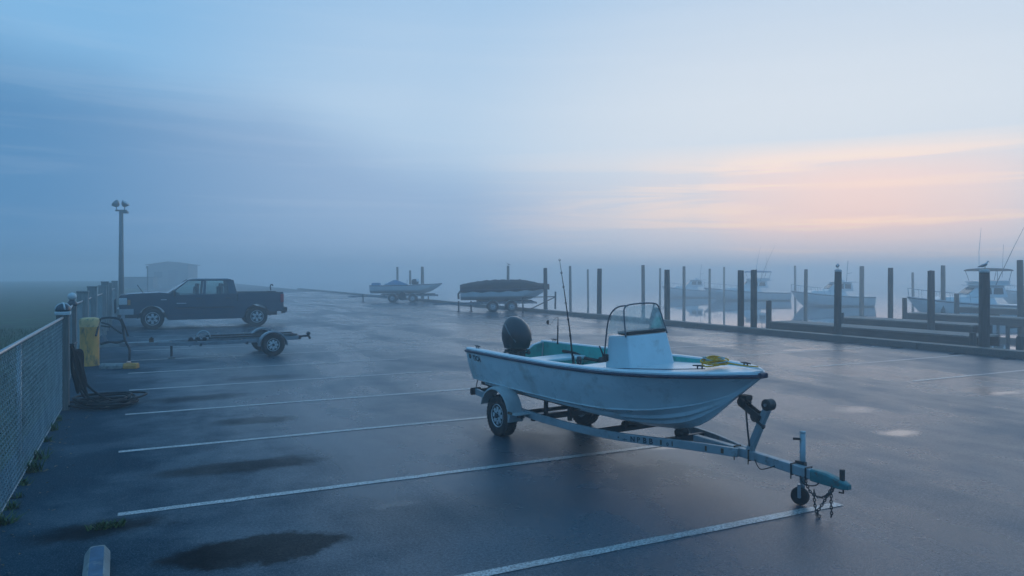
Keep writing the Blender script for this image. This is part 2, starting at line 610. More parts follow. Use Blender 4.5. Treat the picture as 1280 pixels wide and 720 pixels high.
# ================================================================== QUAY, PILES, DOCKS
quay = empty('quay_edge', G(QUAY_U, 0, 0), GA)
tag(quay, 'low weathered timber quay edge between the wet asphalt and the water', 'quay')
MB().box((0.33, 44, -0.62), (0.20, 118, 1.20)).build('sheet_wall', M['beam'], quay)
rndq = random.Random(3)
v = -14.0
beam_mesh = None
while v < 101:
    ln = 4.6
    m = MB().box((0.21 + rndq.uniform(-0.008, 0.008), v + ln / 2, 0.09 + rndq.uniform(-0.005, 0.005)), (0.42, ln - 0.02, 0.19))
    m.build('beam', M['beam'], quay, bevel=0.015)
    v += ln

pile_mat = mat('pile_timber', (0.085, 0.078, 0.072), 0.8, var=0.4, vscale=4, stretch=(7, 7, 0.5), bump=0.7, bscale=9)
drop_mat = mat('bird_droppings', (0.55, 0.56, 0.55), 0.8, var=0.3, vscale=20)
def pile(loc, top, r=0.12, label='', group=None, cap=False, seed=0):
    rnd = random.Random(seed)
    m = MB()
    prof = []
    n = 12
    rings = []
    ph = rnd.uniform(0, 6)
    for k in range(9):
        z = -1.6 + (top + 1.6) * k / 8
        ring = []
        for j in range(n):
            a = 2 * PI * j / n
            rr = r * (1.06 - 0.06 * k / 8) * (1 + 0.035 * math.sin(3 * a + ph) + 0.02 * rnd.uniform(-1, 1))
            if k == 8:
                rr *= 0.95
            ring.append((rr * math.cos(a), rr * math.sin(a), z + (rnd.uniform(-0.012, 0.012) if k == 8 else 0)))
        rings.append(ring)
    m.loft(rings)
    o = empty('mooring_pile', loc, 0)
    o.rotation_euler = (R(rnd.uniform(-0.7, 0.7)), R(rnd.uniform(-0.7, 0.7)), rnd.uniform(0, 3))
    m.build('trunk', pile_mat, o, auto=50)
    if cap:
        c = MB()
        c.lathe([(r * 1.02, top - 0.05), (r * 1.03, top + 0.012), (r * 0.7, top + 0.03), (r * 0.2, top + 0.034)], 12)
        c.build('droppings', drop_mat, o, smooth=True)
    tag(o, label, 'pile', group)
    return o
PU = QUAY_U + 0.70
quay_piles = [(1230, 2.20, 0.128, True, 'thick dark timber pile by the quay with a gull standing upright on top'),
              (1047, 2.23, 0.11, True, 'timber pile by the quay with a hunched gull on top'),
              (942, 2.27, 0.115, False, 'timber pile standing close beside another one at the quay edge, the nearer to the docks'),
              (926, 2.25, 0.118, False, 'timber pile standing close beside another one at the quay edge, the farther from the docks'),
              (834, 2.30, 0.118, False, 'single timber pile at the quay edge behind the skiff windscreen'),
              (749, 2.38, 0.115, False, 'single timber pile at the quay edge, second past the covered boat bow'),
              (682, 2.45, 0.11, False, 'single timber pile at the quay edge right by the covered boat bow')]
for i, (px, top, r, cap, lab) in enumerate(quay_piles):
    pile(ray_u(px, PU), top, r, lab, 'piles along the quay', cap, i)
far_piles = [(1164, 28, 2.24, 0.125), (1113, 35, 2.40, 0.115), (1007, 52, 2.45, 0.12), (804, 52, 2.75, 0.12), (713, 58, 2.75, 0.10), (855, 60, 2.75, 0.12),
             (887, 66, 2.6, 0.10), (825, 72, 2.7, 0.10), (735, 74, 2.6, 0.10), (905, 80, 2.9, 0.10), (635, 60, 2.8, 0.11), (1077, 58, 2.75, 0.17),
             (528, 68, 2.8, 0.14), (513, 76, 2.5, 0.11), (497, 70, 2.8, 0.10), (1141, 76, 2.3, 0.12),
             (1179, 50, 2.7, 0.14), (1276, 34, 2.75, 0.13), (994, 85, 3.1, 0.12)]
far_labels = {1164: 'dark timber pile between the two gull piles, standing behind the near docks', 1113: 'timber pile rising out of the small pale float',
              635: 'faint pile with a small gull on top behind the covered boat', 1077: 'thick fogged pile beside the bow rail of the masted white cruiser',
              528: 'thickest of three fogged piles behind the pale open boat', 497: 'thin fogged pile behind the blue tarp of the pale open boat',
              513: 'shortest of three fogged piles behind the pale open boat', 1276: 'tall timber pile beside the long dock at the flybridge cruiser',
              1179: 'fogged pile beside the flybridge cruiser bow rail', 1007: 'slim fogged pile between the masted cruiser and the grey flybridge cruiser'}
for i, (px, d, top, r) in enumerate(far_piles):
    p = ray(px, d)
    lab = far_labels.get(px, 'fog-faded timber pile standing out in the harbour water')
    if p.dot(UX) < QUAY_U + 0.5:
        p = ray_u(px, QUAY_U + 0.75)
    pile(p, top, r, lab, 'piles out in the harbour', False, 50 + i)

dock_mat = mat('dock_timber', (0.075, 0.068, 0.062), 0.7, var=0.4, vscale=3, stretch=(8, 0.5, 8), bump=0.5, bscale=9)
plank_mat = mat('dock_planks', (0.16, 0.15, 0.14), 0.6, var=0.3, vscale=4, bump=0.4, bscale=12)
def dock(u0, u1, v0, v1, z, label, fascia=0.30, step=1.9):
    o = empty('timber_dock', G(u0, v0, 0), GA)
    w, ln = u1 - u0, v1 - v0
    for s in (0.05, w - 0.05):
        MB().box((s, ln / 2, z - 0.05 - fascia / 2), (0.09, ln, fascia)).build('stringer', dock_mat, o, bevel=0.01)
    k = 0.0
    me = None
    nb = min(90, int(ln / 0.2))
    for i in range(nb):
        y = (i + 0.5) * ln / nb
        if me is None:
            pb = MB().box((0, 0, 0), (w + 0.06, ln / nb - 0.015, 0.05)).build('plank', plank_mat, o)
            me = pb.data
        else:
            pb = bpy.data.objects.new('plank', me); col.objects.link(pb); pb.parent = o
        pb.location = (w / 2, y, z - 0.024)
    y = 0.4
    while y < ln:
        for s in (0.14, w - 0.14):
            MB().tube([(s, y, -1.5), (s, y, z - 0.06)], 0.085, 8).build('leg', dock_mat, o, smooth=True)
        MB().box((w / 2, y, z - 0.42), (w - 0.1, 0.07, 0.12)).build('crossbeam', dock_mat, o)
        y += step
    return tag(o, label, 'dock', 'docks in the harbour')
def vu(px, u):
    return ray_u(px, u).dot(VX)
dock(22.6, 23.9, vu(1218, 22.6), vu(962, 22.6), 0.22, 'dark timber dock nearest the quay edge, behind the gull piles')
dock(26.9, 28.2, vu(1216, 27.0), vu(1046, 27.0), 0.26, 'dark timber dock in the second row from the quay, beside a short post')
dock(34.0, 35.2, vu(1330, 34.0), vu(1130, 34.0), 0.20, 'long fog-greyed timber dock running in front of the white cruiser')
dock(44.0, 45.5, vu(1330, 44.0), vu(1195, 44.0), 0.15, 'pale fogged timber dock close against the white cruiser hull')
short_posts = [(961, 23.0, 1.02, 0.11, 'short timber post at the near end of the dock closest to the quay'),
               (1050, 24.2, 0.62, 0.14, 'stubby dark timber post beside the pile with the hunched gull'),
               (1131, 33.5, 0.95, 0.11, 'short round-topped timber post at the end of the long dock'),
               (1196, 43.5, 0.95, 0.14, 'short timber post faded by fog before the white cruiser'),
               (1216, 22.3, 0.35, 0.10, 'short timber post under the thick gull pile at the dock end'),
               (1275, 22.8, 0.3, 0.10, 'short timber post standing alone in bright water past the thick gull pile')]
for i, (px, u, top, r, lab) in enumerate(short_posts):
    o = pile(ray_u(px, u), top, r, lab, None, False, 90 + i)
    o.name = 'dock_post'
    o['category'] = 'post'
# white float by the pile in open water
fl = empty('dock_float', ray(1112, 35.6, WATER_Z), 0.4)
MB().box((0, 0, 0.12), (2.6, 1.0, 0.34)).build('hull', mat('float_white', (0.55, 0.56, 0.56), 0.6, var=0.2), fl, bevel=0.05)
MB().box((0, 0, 0.31), (2.66, 1.06, 0.04)).build('deck', plank_mat, fl)
tag(fl, 'small pale float lying on bright water around a pile', 'float')

# ------------------------------------------------------------------ gulls
gull_grey = mat('gull_grey', (0.11, 0.12, 0.13), 0.8, var=0.2, vscale=30)
gull_white = mat('gull_white', (0.45, 0.46, 0.47), 0.8, var=0.1)
gull_beak = mat('gull_beak', (0.30, 0.20, 0.05), 0.5)
def gull(loc, rz, s, hunched, label):
    o = empty('gull', loc, rz)
    m = MB()
    if hunched:
        spine = [(-0.17, 0.09, 0.008), (-0.12, 0.105, 0.03), (-0.05, 0.12, 0.055), (0.03, 0.135, 0.062), (0.08, 0.15, 0.05), (0.10, 0.18, 0.036), (0.12, 0.195, 0.034), (0.15, 0.19, 0.02), (0.165, 0.186, 0.006)]
    else:
        spine = [(-0.20, 0.085, 0.006), (-0.15, 0.095, 0.024), (-0.07, 0.118, 0.052), (0.01, 0.145, 0.060), (0.06, 0.175, 0.048), (0.085, 0.215, 0.030), (0.098, 0.245, 0.030), (0.118, 0.255, 0.031), (0.138, 0.252, 0.022), (0.150, 0.248, 0.006)]
    rings = []
    for (x, z, r) in spine:
        rings.append([Vector((x + 0.25 * r * math.sin(2 * PI * j / 12), 0.92 * r * math.cos(2 * PI * j / 12), z + r * math.sin(2 * PI * j / 12))) * s for j in range(12)])
    m.loft(rings)
    m.build('body', gull_white, o, smooth=True)
    for sgn in (-1, 1):
        w = MB()
        rings = []
        for (x, z, r) in ((-0.235, 0.088, 0.004), (-0.16, 0.105, 0.016), (-0.07, 0.128, 0.032), (0.01, 0.150, 0.034), (0.055, 0.160, 0.012)):
            y = sgn * (0.018 + 0.9 * r)
            rings.append([Vector((x, y + 0.018 * math.cos(2 * PI * j / 8), z + r * math.sin(2 * PI * j / 8))) * s for j in range(8)])
        w.loft(rings)
        w.build('wing', gull_grey, o, smooth=True)
        MB().tube([Vector((0.0, sgn * 0.022, 0.10)) * s, Vector((0.008, sgn * 0.022, 0.05)) * s, Vector((0.0, sgn * 0.022, 0.003)) * s, Vector((0.035, sgn * 0.022, 0.003)) * s], 0.005 * s, 6).build('leg', gull_beak, o)
    hx, hz = spine[-1][0], spine[-1][1]
    MB().tube([Vector((hx - 0.008, 0, hz)) * s, Vector((hx + 0.02, 0, hz - 0.004)) * s, Vector((hx + 0.036, 0, hz - 0.014)) * s], [0.009 * s, 0.007 * s, 0.002 * s], 6).build('beak', gull_beak, o, smooth=True)
    t = MB()
    t.loft([[Vector((-0.18, -0.02, 0.09)) * s, Vector((-0.18, 0.02, 0.09)) * s, Vector((-0.18, 0.02, 0.10)) * s, Vector((-0.18, -0.02, 0.10)) * s],
            [Vector((-0.27, -0.03, 0.072)) * s, Vector((-0.27, 0.03, 0.072)) * s, Vector((-0.27, 0.03, 0.078)) * s, Vector((-0.27, -0.03, 0.078)) * s]])
    t.build('tail', gull_grey, o)
    return tag(o, label, 'gull')
p = ray_u(1231, PU); gull((p.x, p.y, 2.20 + 0.034), R(12), 0.82, False, 'grey and white gull standing upright on the thick quay pile')
p = ray_u(1047, PU); gull((p.x, p.y, 2.23 + 0.034), R(62), 0.84, True, 'hunched gull with its head drawn in on a quay pile')
p = ray(635, 60); gull((p.x, p.y, 2.80), R(170), 0.95, False, 'small gull on the far pile behind the covered boat')

# ------------------------------------------------------------------ moored boats
white_gel = mat('white_gelcoat', (0.76, 0.78, 0.78), 0.32, var=0.06, vscale=2, coat=0.3)
navy_trim = mat('navy_trim', (0.02, 0.04, 0.085), 0.4)
dark_glass = mat('dark_boat_glass', (0.02, 0.025, 0.03), 0.08)
canvas = mat('canvas_cover', (0.026, 0.028, 0.032), 0.9, var=0.25, vscale=3, bump=0.5, bscale=25)
blue_canvas = mat('blue_canvas', (0.06, 0.20, 0.33), 0.85, var=0.2, vscale=4)
steel = mat('bright_rail', (0.5, 0.52, 0.54), 0.25, 0.9)
def hull_rings(L_, B, zk, zs, bow_rise, n=15, transom=0.86, z0=0.0, bow_pow=2.4):
    """stern at x = 0, bow at x = L_; returns the closed sections of a hull, and its sheer line"""
    rings, sheer = [], []
    for i in range(n):
        t = i / (n - 1)
        t = t if i < n - 1 else 0.995
        x = L_ * t
        hb = B / 2 * (transom + (1 - transom) * min(1, t / 0.35)) * (1 - max(0, (t - 0.35) / 0.65) ** bow_pow) + 0.015
        s = zs + bow_rise * t * t
        stem = max(0, (t - 0.72) / 0.28)
        k = zk + (s - 0.06 - zk) * stem ** 1.8
        c = k + (s - k) * (0.36 + 0.28 * stem)
        cw = hb * (0.84 - 0.34 * stem)
        half = [(0.0, k), (cw * 0.5, k + (c - k) * 0.55), (cw, c), (hb * 0.96 - 0.04 * stem * hb, c + (s - c) * 0.5), (hb, s)]
        ring = [Vector((x, y, z + z0)) for y, z in half] + [Vector((x, -y, z + z0)) for y, z in reversed(half[1:])]
        rings.append(ring)
        sheer.append((x, hb, s + z0))
    return rings, sheer
def rail(o, sheer, h, i0, i1, name='bow_rail'):
    m = MB()
    for sg in (-1, 1):
        pts = [(x - 0.02, sg * hb * 0.93, z + h) for x, hb, z in sheer[i0:i1]]
        m.tube(pts, 0.016, 6)
        for q in pts:
            m.tube([(q[0] - 0.05, q[1], q[2] - h), q], 0.013, 5)
    m.build(name, steel, o, smooth=True)
def cruiser(loc, rz, L_, B, label, style, gp='boats moored in the harbour'):
    o = empty('cabin_cruiser', loc, rz)
    rings, sheer = hull_rings(L_, B, -0.35, 0.95, 0.55)
    m = MB(); m.loft(rings)
    m.build('hull', white_gel, o, auto=40)
    t = MB()
    for sg in (-1, 1):
        t.tube([(x, sg * (hb + 0.012), z - 0.09) for x, hb, z in sheer], 0.035, 6)
    t.build('rub_rail', navy_trim, o, smooth=True)
    # cabin trunk
    def house(x0, x1, x0t, x1t, w, wt, z0, z1, name, mt):
        q = MB()
        q.loft([[Vector((x0, -w, z0)), Vector((x1, -w * 0.8, z0)), Vector((x1, w * 0.8, z0)), Vector((x0, w, z0))],
                [Vector((x0t, -wt, z1)), Vector((x1t, -wt * 0.8, z1)), Vector((x1t, wt * 0.8, z1)), Vector((x0t, wt, z1))]])
        return q.build(name, mt, o, bevel=0.05)
    house(L_ * .34, L_ * .86, L_ * .36, L_ * .74, B * .38, B * .32, 1.0, 1.48, 'trunk_cabin', white_gel)
    house(L_ * .26, L_ * .58, L_ * .28, L_ * .47, B * .37, B * .30, 1.45, 2.25, 'wheelhouse', white_gel)
    for sg in (-1, 1):
        for a, b in ((.295, .37), (.385, .47)):
            q = MB()
            zz = lambda z: B * (.37 - .07 * (z - 1.45) / .8) + 0.012
            y0, y1 = zz(1.68), zz(2.1)
            q.add([(L_ * a, sg * y0, 1.68), (L_ * b, sg * y0 * (1 - .2 * (b - .28) / .3), 1.68), (L_ * (b - .012), sg * y1 * (1 - .2 * (b - .28) / .3), 2.1), (L_ * a, sg * y1, 2.1)], [(0, 1, 2, 3)])
            q.build('window', dark_glass, o)
    q = MB(); q.add([(L_ * .555 + .02, -B * .25, 1.68), (L_ * .555 + .02, B * .25, 1.68), (L_ * .492 + .02, B * .22, 2.1), (L_ * .492 + .02, -B * .22, 2.1)], [(0, 1, 2, 3)])
    q.build('windscreen', dark_glass, o)
    MB().box((L_ * .36, 0, 2.29), (L_ * .30, B * .72, 0.07)).build('roof', white_gel, o, bevel=0.03)
    rail(o, sheer, 0.55, 8, 15)
    if style == 0:
        c = MB()
        c.tube([(L_ * .30, 0, 2.3), (L_ * .28, 0, 4.3)], 0.03, 6)
        c.tube([(L_ * .29, 0, 3.1), (L_ * .23, 0, 3.15)], 0.02, 5)
        c.build('mast', steel, o)
        c = MB(); c.lathe([(0.02, 0), (0.25, 0.02), (0.27, 0.1), (0.22, 0.18), (0.02, 0.2)], 14, (L_ * .36, 0, 2.33)); c.build('radar_dome', white_gel, o, smooth=True)
    else:
        # flybridge with a canvas top on hoops, and outriggers
        c = MB(); c.loft([[Vector((L_ * .24, -B * .33, 2.3)), Vector((L_ * .46, -B * .30, 2.3)), Vector((L_ * .46, B * .30, 2.3)), Vector((L_ * .24, B * .33, 2.3))],
                          [Vector((L_ * .24, -B * .35, 2.6)), Vector((L_ * .50, -B * .30, 2.55)), Vector((L_ * .50, B * .30, 2.55)), Vector((L_ * .24, B * .35, 2.6))]])
        c.build('flybridge', white_gel, o, bevel=0.05)
        c = MB()
        for x, dx in ((.25, -.02), (.34, 0), (.45, .03)):
            for sg in (-1, 1):
                c.tube([(L_ * x, sg * B * .33, 2.55), (L_ * (x + dx), sg * B * .34, 3.28)], 0.02, 6)
        c.build('canopy_hoop', steel, o)
        rings = []
        for k in range(7):
            x = L_ * (.22 + .27 * k / 6)
            rings.append([Vector((x, B * .36 * math.cos(PI * j / 8), 3.25 + 0.13 * math.sin(PI * j / 8) + 0.06 * math.sin(PI * k / 6))) for j in range(9)] + [Vector((x, -B * .35, 3.22)), Vector((x, B * .35, 3.22))])
        c = MB(); c.loft(rings); c.build('canopy', canvas if style == 2 else blue_canvas, o, auto=50)
        for sg in (-1, 1):
            MB().tube([(L_ * .36, sg * B * .38, 2.3), (L_ * .30, sg * B * .75, 4.6), (L_ * .24, sg * B * 1.0, 6.35)], [0.03, 0.02, 0.008], 6).build('outrigger', steel, o)
        MB().tube([(L_ * .28, B * .2, 2.8), (L_ * .27, B * .2, 5.0)], 0.012, 5).build('antenna', steel, o)
    return tag(o, label, 'motorboat', gp)
cruiser(ray(1088, 70, WATER_Z), R(178), 7.4, 2.7, 'white cabin cruiser with thin mast and bow rail, hazy in the fog beyond the docks', 0)
cruiser(ray(1292, 50, WATER_Z), R(172), 8.0, 3.0, 'white flybridge cruiser with canopy and outrigger poles moored beyond the docks', 2)
cruiser(ray(985, 86, WATER_Z), R(176), 9.6, 3.1, 'faint grey flybridge cruiser almost lost in fog left of the masted cruiser', 1)
cruiser(ray(896, 96, WATER_Z), R(174), 7.0, 2.6, 'ghostly small cabin cruiser deepest in the fog beyond lone piles', 0)
cruiser(ray(1330, 78, WATER_Z), R(180), 7.0, 2.6, 'fogged cabin cruiser with mast behind the flybridge cruiser', 0)

# ================================================================== FENCE SIDE
link_mat = mat('chain_link_wire', (0.30, 0.33, 0.34), 0.5, 0.6, var=0.25, vscale=3, dirt=(0.10, 0.08, 0.06), dirt_amt=0.1, dscale=2)
post_mat = mat('post_timber', (0.17, 0.15, 0.135), 0.75, var=0.35, vscale=5, stretch=(9, 9, 0.7), bump=0.5, bscale=14)
cap_dark = mat('cap_dark', (0.03, 0.045, 0.06), 0.35)
cap_white = mat('cap_white', (0.60, 0.62, 0.63), 0.4, var=0.08)
fence = empty('chain_link_fence', G(FENCE_U, 0, 0), GA)
tag(fence, 'chain link fence on square timber posts between lot and grass field', 'fence')
FP = [(0.0, -4.0), (0.0, 4.6), (0.0, 13.44), (-0.24, 18.6), (-0.23, 21.8), (-0.10, 29.6), (-0.08, 34.6), (0.0, 39.9)]   # posts, relative u and v
FH = 1.43
cells = {}
def wire_panel(length, pitch=0.052, wire=0.0046, h=1.38, z0=0.03):
    key = round(length, 2)
    if key in cells:
        return cells[key]
    m = MB()
    rows = int(h / (pitch * 1.0))
    nst = int(length / pitch)
    dx = length / nst
    dz = h / rows
    for s in range(nst):
        # one zig-zag strand, a three sided wire
        x0 = s * dx
        rings = []
        for r_ in range(rows + 1):
            e = (r_ + s) % 2 == 0
            x = x0 + (-0.03 * dx if e else 1.03 * dx)
            y = 0.0035 if e else -0.0035
            z = z0 + r_ * dz
            w = wire / 2
            rings.append([Vector((x - w * 1.2, y - w, z)), Vector((x + w * 1.2, y - w, z)), Vector((x, y + w, z))])
        m.loft(rings, cap=False)
    cells[key] = m.mesh('wire_mesh', link_mat)
    return cells[key]
for a, b in zip(FP, FP[1:]):
    va, vb = Vector((*a, 0)), Vector((*b, 0))
    d = vb - va
    ang = math.atan2(d.y, d.x)
    o = bpy.data.objects.new('wire_mesh', wire_panel(d.length))
    col.objects.link(o); o.parent = fence; o.location = va; o.rotation_euler = (0, 0, ang)
    MB().tube([va + Vector((0, 0, FH)), vb + Vector((0, 0, FH))], 0.021, 8).build('top_rail', M['galv'], fence, smooth=True)
    MB().tube([va + Vector((0, 0, 0.05)), vb + Vector((0, 0, 0.05))], 0.004, 5).build('tension_wire', M['galv'], fence)
    n = max(1, round(d.length / 4.2))
    for k in range(1, n):
        p = va.lerp(vb, k / n) + d.normalized().cross(Vector((0, 0, 1))) * -0.03
        MB().tube([p, p + Vector((0, 0, FH - 0.02))], 0.022, 8).build('line_post', M['galv'], fence, smooth=True)
grey_post = mat('grey_post_timber', (0.27, 0.26, 0.25), 0.8, var=0.25, vscale=5, stretch=(9, 9, 0.7), bump=0.5, bscale=14)
def fence_post(p, w, h, capk):
    q = MB().box((p[0], p[1], h / 2 - 0.15), (w, w, h + 0.3)).build('post', post_mat if capk < 2 else grey_post, fence, bevel=0.008)
    x, y = p
    if capk == 0:
        MB().loft([[(x + sx_ * (w / 2 + .015) * a, y + sy_ * (w / 2 + .015) * a, h + z) for sx_, sy_ in ((-1, -1), (1, -1), (1, 1), (-1, 1))] for a, z in ((1, 0.002), (1.05, .03), (1.05, .05), (.98, .055))]).build('cap_base', cap_white, q, bevel=0.006)
        MB().lathe([(w * .60, h + .055), (w * .62, h + .085), (w * .52, h + .13), (w * .34, h + .16), (w * .12, h + .178), (0.006, h + .18)], 16, (x, y, 0)).build('cap_dome', cap_dark, q, smooth=True)
        rg = MB()
        for k in range(8):
            a = 2 * PI * k / 8 + .3
            if k % 2:
                continue
            rg.tube([(x + w * .63 * math.cos(a), y + w * .63 * math.sin(a), h + .085), (x + w * .54 * math.cos(a), y + w * .54 * math.sin(a), h + .133), (x + w * .36 * math.cos(a), y + w * .36 * math.sin(a), h + .165), (x, y, h + .186)], 0.013, 6)
        rg.build('cap_rib', cap_white, q, smooth=True)
    elif capk == 1:
        MB().lathe([(w * .62, h), (w * .66, h + .05), (w * .45, h + .10), (w * .3, h + .13)], 14, (x, y, 0)).build('cap_base', cap_dark, q, smooth=True)
        MB().lathe([(w * .2, h + .125), (w * .5, h + .16), (w * .56, h + .21), (w * .42, h + .26), (w * .1, h + .285), (0.004, h + .287)], 14, (x, y, 0)).build('cap_ball', cap_white, q, smooth=True)
    else:
        MB().box((x, y, h + .02), (w * 1.12, w * 1.12, .04)).build('cap_board', grey_post, q, bevel=0.008)
for i, p in enumerate(FP):
    w = 0.17 if i < 3 else (0.16 if i == 3 else 0.25)
    h = 1.47 if i < 3 else (1.42 if i == 3 else 1.64 + 0.04 * (i - 4))
    fence_post(p, w, h, 0 if i < 3 else (1 if i == 3 else 2))
# two close-set board posts of the gate at the fence end
for (uu, vv, hh) in ((-0.16, 24.6, 1.72), (-0.10, 31.6, 1.80)):
    fence_post((uu, vv), 0.24, hh, 2)

# ------------------------------------------------------------------ hose hung on the post
hose_mat = mat('black_hose', (0.006, 0.007, 0.009), 0.6, spec=0.2, var=0.2, vscale=8)
brass = mat('brass_fitting', (0.45, 0.40, 0.30), 0.3, 0.9)
HP = G(FENCE_U, 13.44)
def guv(u, v, z):       # relative to the post
    return G(FENCE_U + u, 13.44 + v, z) - HP
hose = empty('water_hose', HP, 0)
rnd = random.Random(5)
def smooth_path(pts, n=8):
    pts = [Vector(p) for p in pts]
    out = []
    for i in range(len(pts) - 1):
        p0, p1, p2, p3 = pts[max(i - 1, 0)], pts[i], pts[i + 1], pts[min(i + 2, len(pts) - 1)]
        for k in range(n):
            t = k / n
            out.append(0.5 * ((2 * p1) + (-p0 + p2) * t + (2 * p0 - 5 * p1 + 4 * p2 - p3) * t * t + (-p0 + 3 * p1 - 3 * p2 + p3) * t ** 3))
    out.append(pts[-1])
    return out
for k in range(7):       # hanging loops over the hook
    a = 0.05 + 0.022 * k
    low = 0.06 + rnd.uniform(0, 0.26)
    vv = 0.12 + 0.035 * k
    pts = [guv(0.10, vv - 0.02, 0.98 - 0.02 * k), guv(0.12 + 0.02 * k, vv, 0.86), guv(0.16 + a * .5, vv + .03, low + .35), guv(0.14 + a, vv + .05, low), guv(0.12 + a * .4, vv + .12, low + .18), guv(0.10, vv + .12, 0.6), guv(0.10, vv + .05, 1.0 - 0.015 * k)]
    MB().tube(smooth_path(pts), 0.017, 8).build('hanging_loop', hose_mat, hose, smooth=True)
for k in range(8):       # loops lying on the asphalt
    cu, cv = 0.54 + rnd.uniform(-.08, .12), 0.30 + rnd.uniform(-.3, .3)
    ru, rv = 0.40 + rnd.uniform(-.12, .10), 0.40 + rnd.uniform(-.10, .18)
    ph = rnd.uniform(0, 6)
    z = 0.018 + 0.022 * (k // 2)
    pts = [guv(cu + ru * math.cos(2 * PI * j / 40) + .03 * math.sin(3 * 2 * PI * j / 40 + ph), cv + rv * math.sin(2 * PI * j / 40) + .04 * math.sin(2 * 2 * PI * j / 40 + ph), z + .012 * math.sin(2 * 2 * PI * j / 40 + ph) + 0.012) for j in range(40)]
    MB().tube(pts, 0.017, 8, closed=True).build('ground_loop', hose_mat, hose, smooth=True)
pts = smooth_path([guv(0.10, .25, 1.0), guv(.20, .2, .75), guv(.32, .12, .35), guv(.62, .05, .11), guv(.86, .0, .06), guv(1.02, .2, .05), guv(.96, .45, .05)])
MB().tube(pts, 0.017, 8).build('loose_end', hose_mat, hose, smooth=True)
pts = smooth_path([guv(0.12, .1, .9), guv(.2, .0, .5), guv(.34, -.1, .2), guv(.62, -.25, .04)])
MB().tube(pts, 0.017, 8).build('loose_end', hose_mat, hose, smooth=True)
for a, b in ((guv(.60, -.235, .045), guv(.68, -.285, .03)), (guv(.965, .43, .05), guv(.94, .53, .05)), (guv(.8, .62, .05), guv(.88, .60, .05))):
    MB().tube([a, b], 0.022, 8).build('fitting', brass, hose, smooth=True)
MB().tube([guv(-.06, .12, 1.0), guv(.14, .12, 1.0), guv(.16, .5, 1.0)], 0.012, 6).build('hook', M['dark_metal'], hose)
tag(hose, 'black water hose hung from a fence post and coiled on the asphalt', 'hose')

# ------------------------------------------------------------------ yellow bollard, wheel stops, pipe stand
yel = mat('peeling_yellow_paint', (0.78, 0.36, 0.065), 0.6, var=0.2, vscale=5, dirt=(0.10, 0.085, 0.06), dirt_amt=0.30, dscale=7, stretch=(1, 1, 0.35), bump=0.3, bscale=30)
cream = mat('pale_top_paint', (0.74, 0.47, 0.20), 0.65, var=0.2, vscale=6, dirt=(0.18, 0.15, 0.09), dirt_amt=0.3, dscale=9)
bp_ = ray(112, 17.15)
bol = empty('bollard', bp_, 0)
MB().lathe([(0.205, -0.05), (0.205, 0.02), (0.20, 0.05), (0.20, 0.86), (0.203, 0.90)], 28).build('barrel', yel, bol, auto=50)
MB().lathe([(0.208, 0.895), (0.211, 0.96), (0.211, 1.05), (0.19, 1.085), (0.12, 1.105), (0.01, 1.11)], 28).build('cap', cream, bol, auto=50)
tag(bol, 'fat yellow bollard with peeling paint and pale cap beside the fence', 'bollard')
conc = mat('worn_concrete', (0.27, 0.27, 0.26), 0.8, var=0.25, vscale=5, dirt=(0.11, 0.11, 0.11), dirt_amt=0.3, dscale=8, bump=0.5, bscale=45)
def stop_section(w, h):
    return [(-w / 2, 0.0), (-w / 2, h * 0.55), (-w / 2 + 0.035, h), (w / 2 - 0.035, h), (w / 2, h * 0.55), (w / 2, 0.0)]
ws = empty('wheel_stop', gpx(126, 461), GA - R(22))
def stop_mesh(x0, x1, w, h):
    rings = []
    for x in (x0, x1):
        rings.append([Vector((x, y, z)) for y, z in stop_section(w, h)])
    return MB().loft(rings)
stop_mesh(0.0, 0.50, 0.17, 0.12).build('block', conc, ws, bevel=0.012)
stop_mesh(0.505, 0.80, 0.19, 0.125).build('painted_end', mat('end_yellow_paint', (0.66, 0.27, 0.04), 0.6, var=0.2, vscale=8, dirt=(0.12, 0.09, 0.05), dirt_amt=0.2, dscale=9), ws, bevel=0.02)
MB().lathe([(0.05, 0.121), (0.05, 0.15), (0.03, 0.165), (0.004, 0.168)], 12, (0.60, 0, 0)).build('reflector', mat('amber_reflector', (0.75, 0.42, 0.30), 0.2), ws, smooth=True)
tag(ws, 'short concrete wheel stop with a yellow end reaching from the bollard', 'wheel stop')
# wheel stop in the foreground
ws2 = empty('wheel_stop', gpx(122, 681, 0.12) - Vector((0, 0, 0.12)), R(90) + GA * 1.05)
q = MB()
W2, H2 = 0.165, 0.12
rings = []
for x, s in ((0.0, 0.86), (-0.03, 1.0), (-1.77, 1.0), (-1.80, 0.86)):
    rings.append([Vector((x, y * (s if z > 0.08 else 1), z * (1 if s == 1 else 0.97))) for y, z in stop_section(W2, H2)])
q.loft(rings)
q.build('block', conc, ws2, bevel=0.010)
tp = MB()
pts = []
for k in range(9):
    a = PI * k / 8
    pts.append((-0.085 + 0.043 * math.sin(a), 0.043 * math.cos(a), H2 + 0.003))
for k in range(9):
    a = PI + PI * k / 8
    pts.append((-1.72 + 0.043 * math.sin(a), 0.043 * math.cos(a), H2 + 0.003))
tp.sheet(pts)
tp.build('top_paint', mat('faded_blue_paint', (0.04, 0.10, 0.17), 0.6, var=0.3, vscale=9, dirt=(0.20, 0.21, 0.21), dirt_amt=0.2, dscale=14), ws2)
tag(ws2, 'long concrete wheel stop with faded blue top and pale worn edges', 'wheel stop')

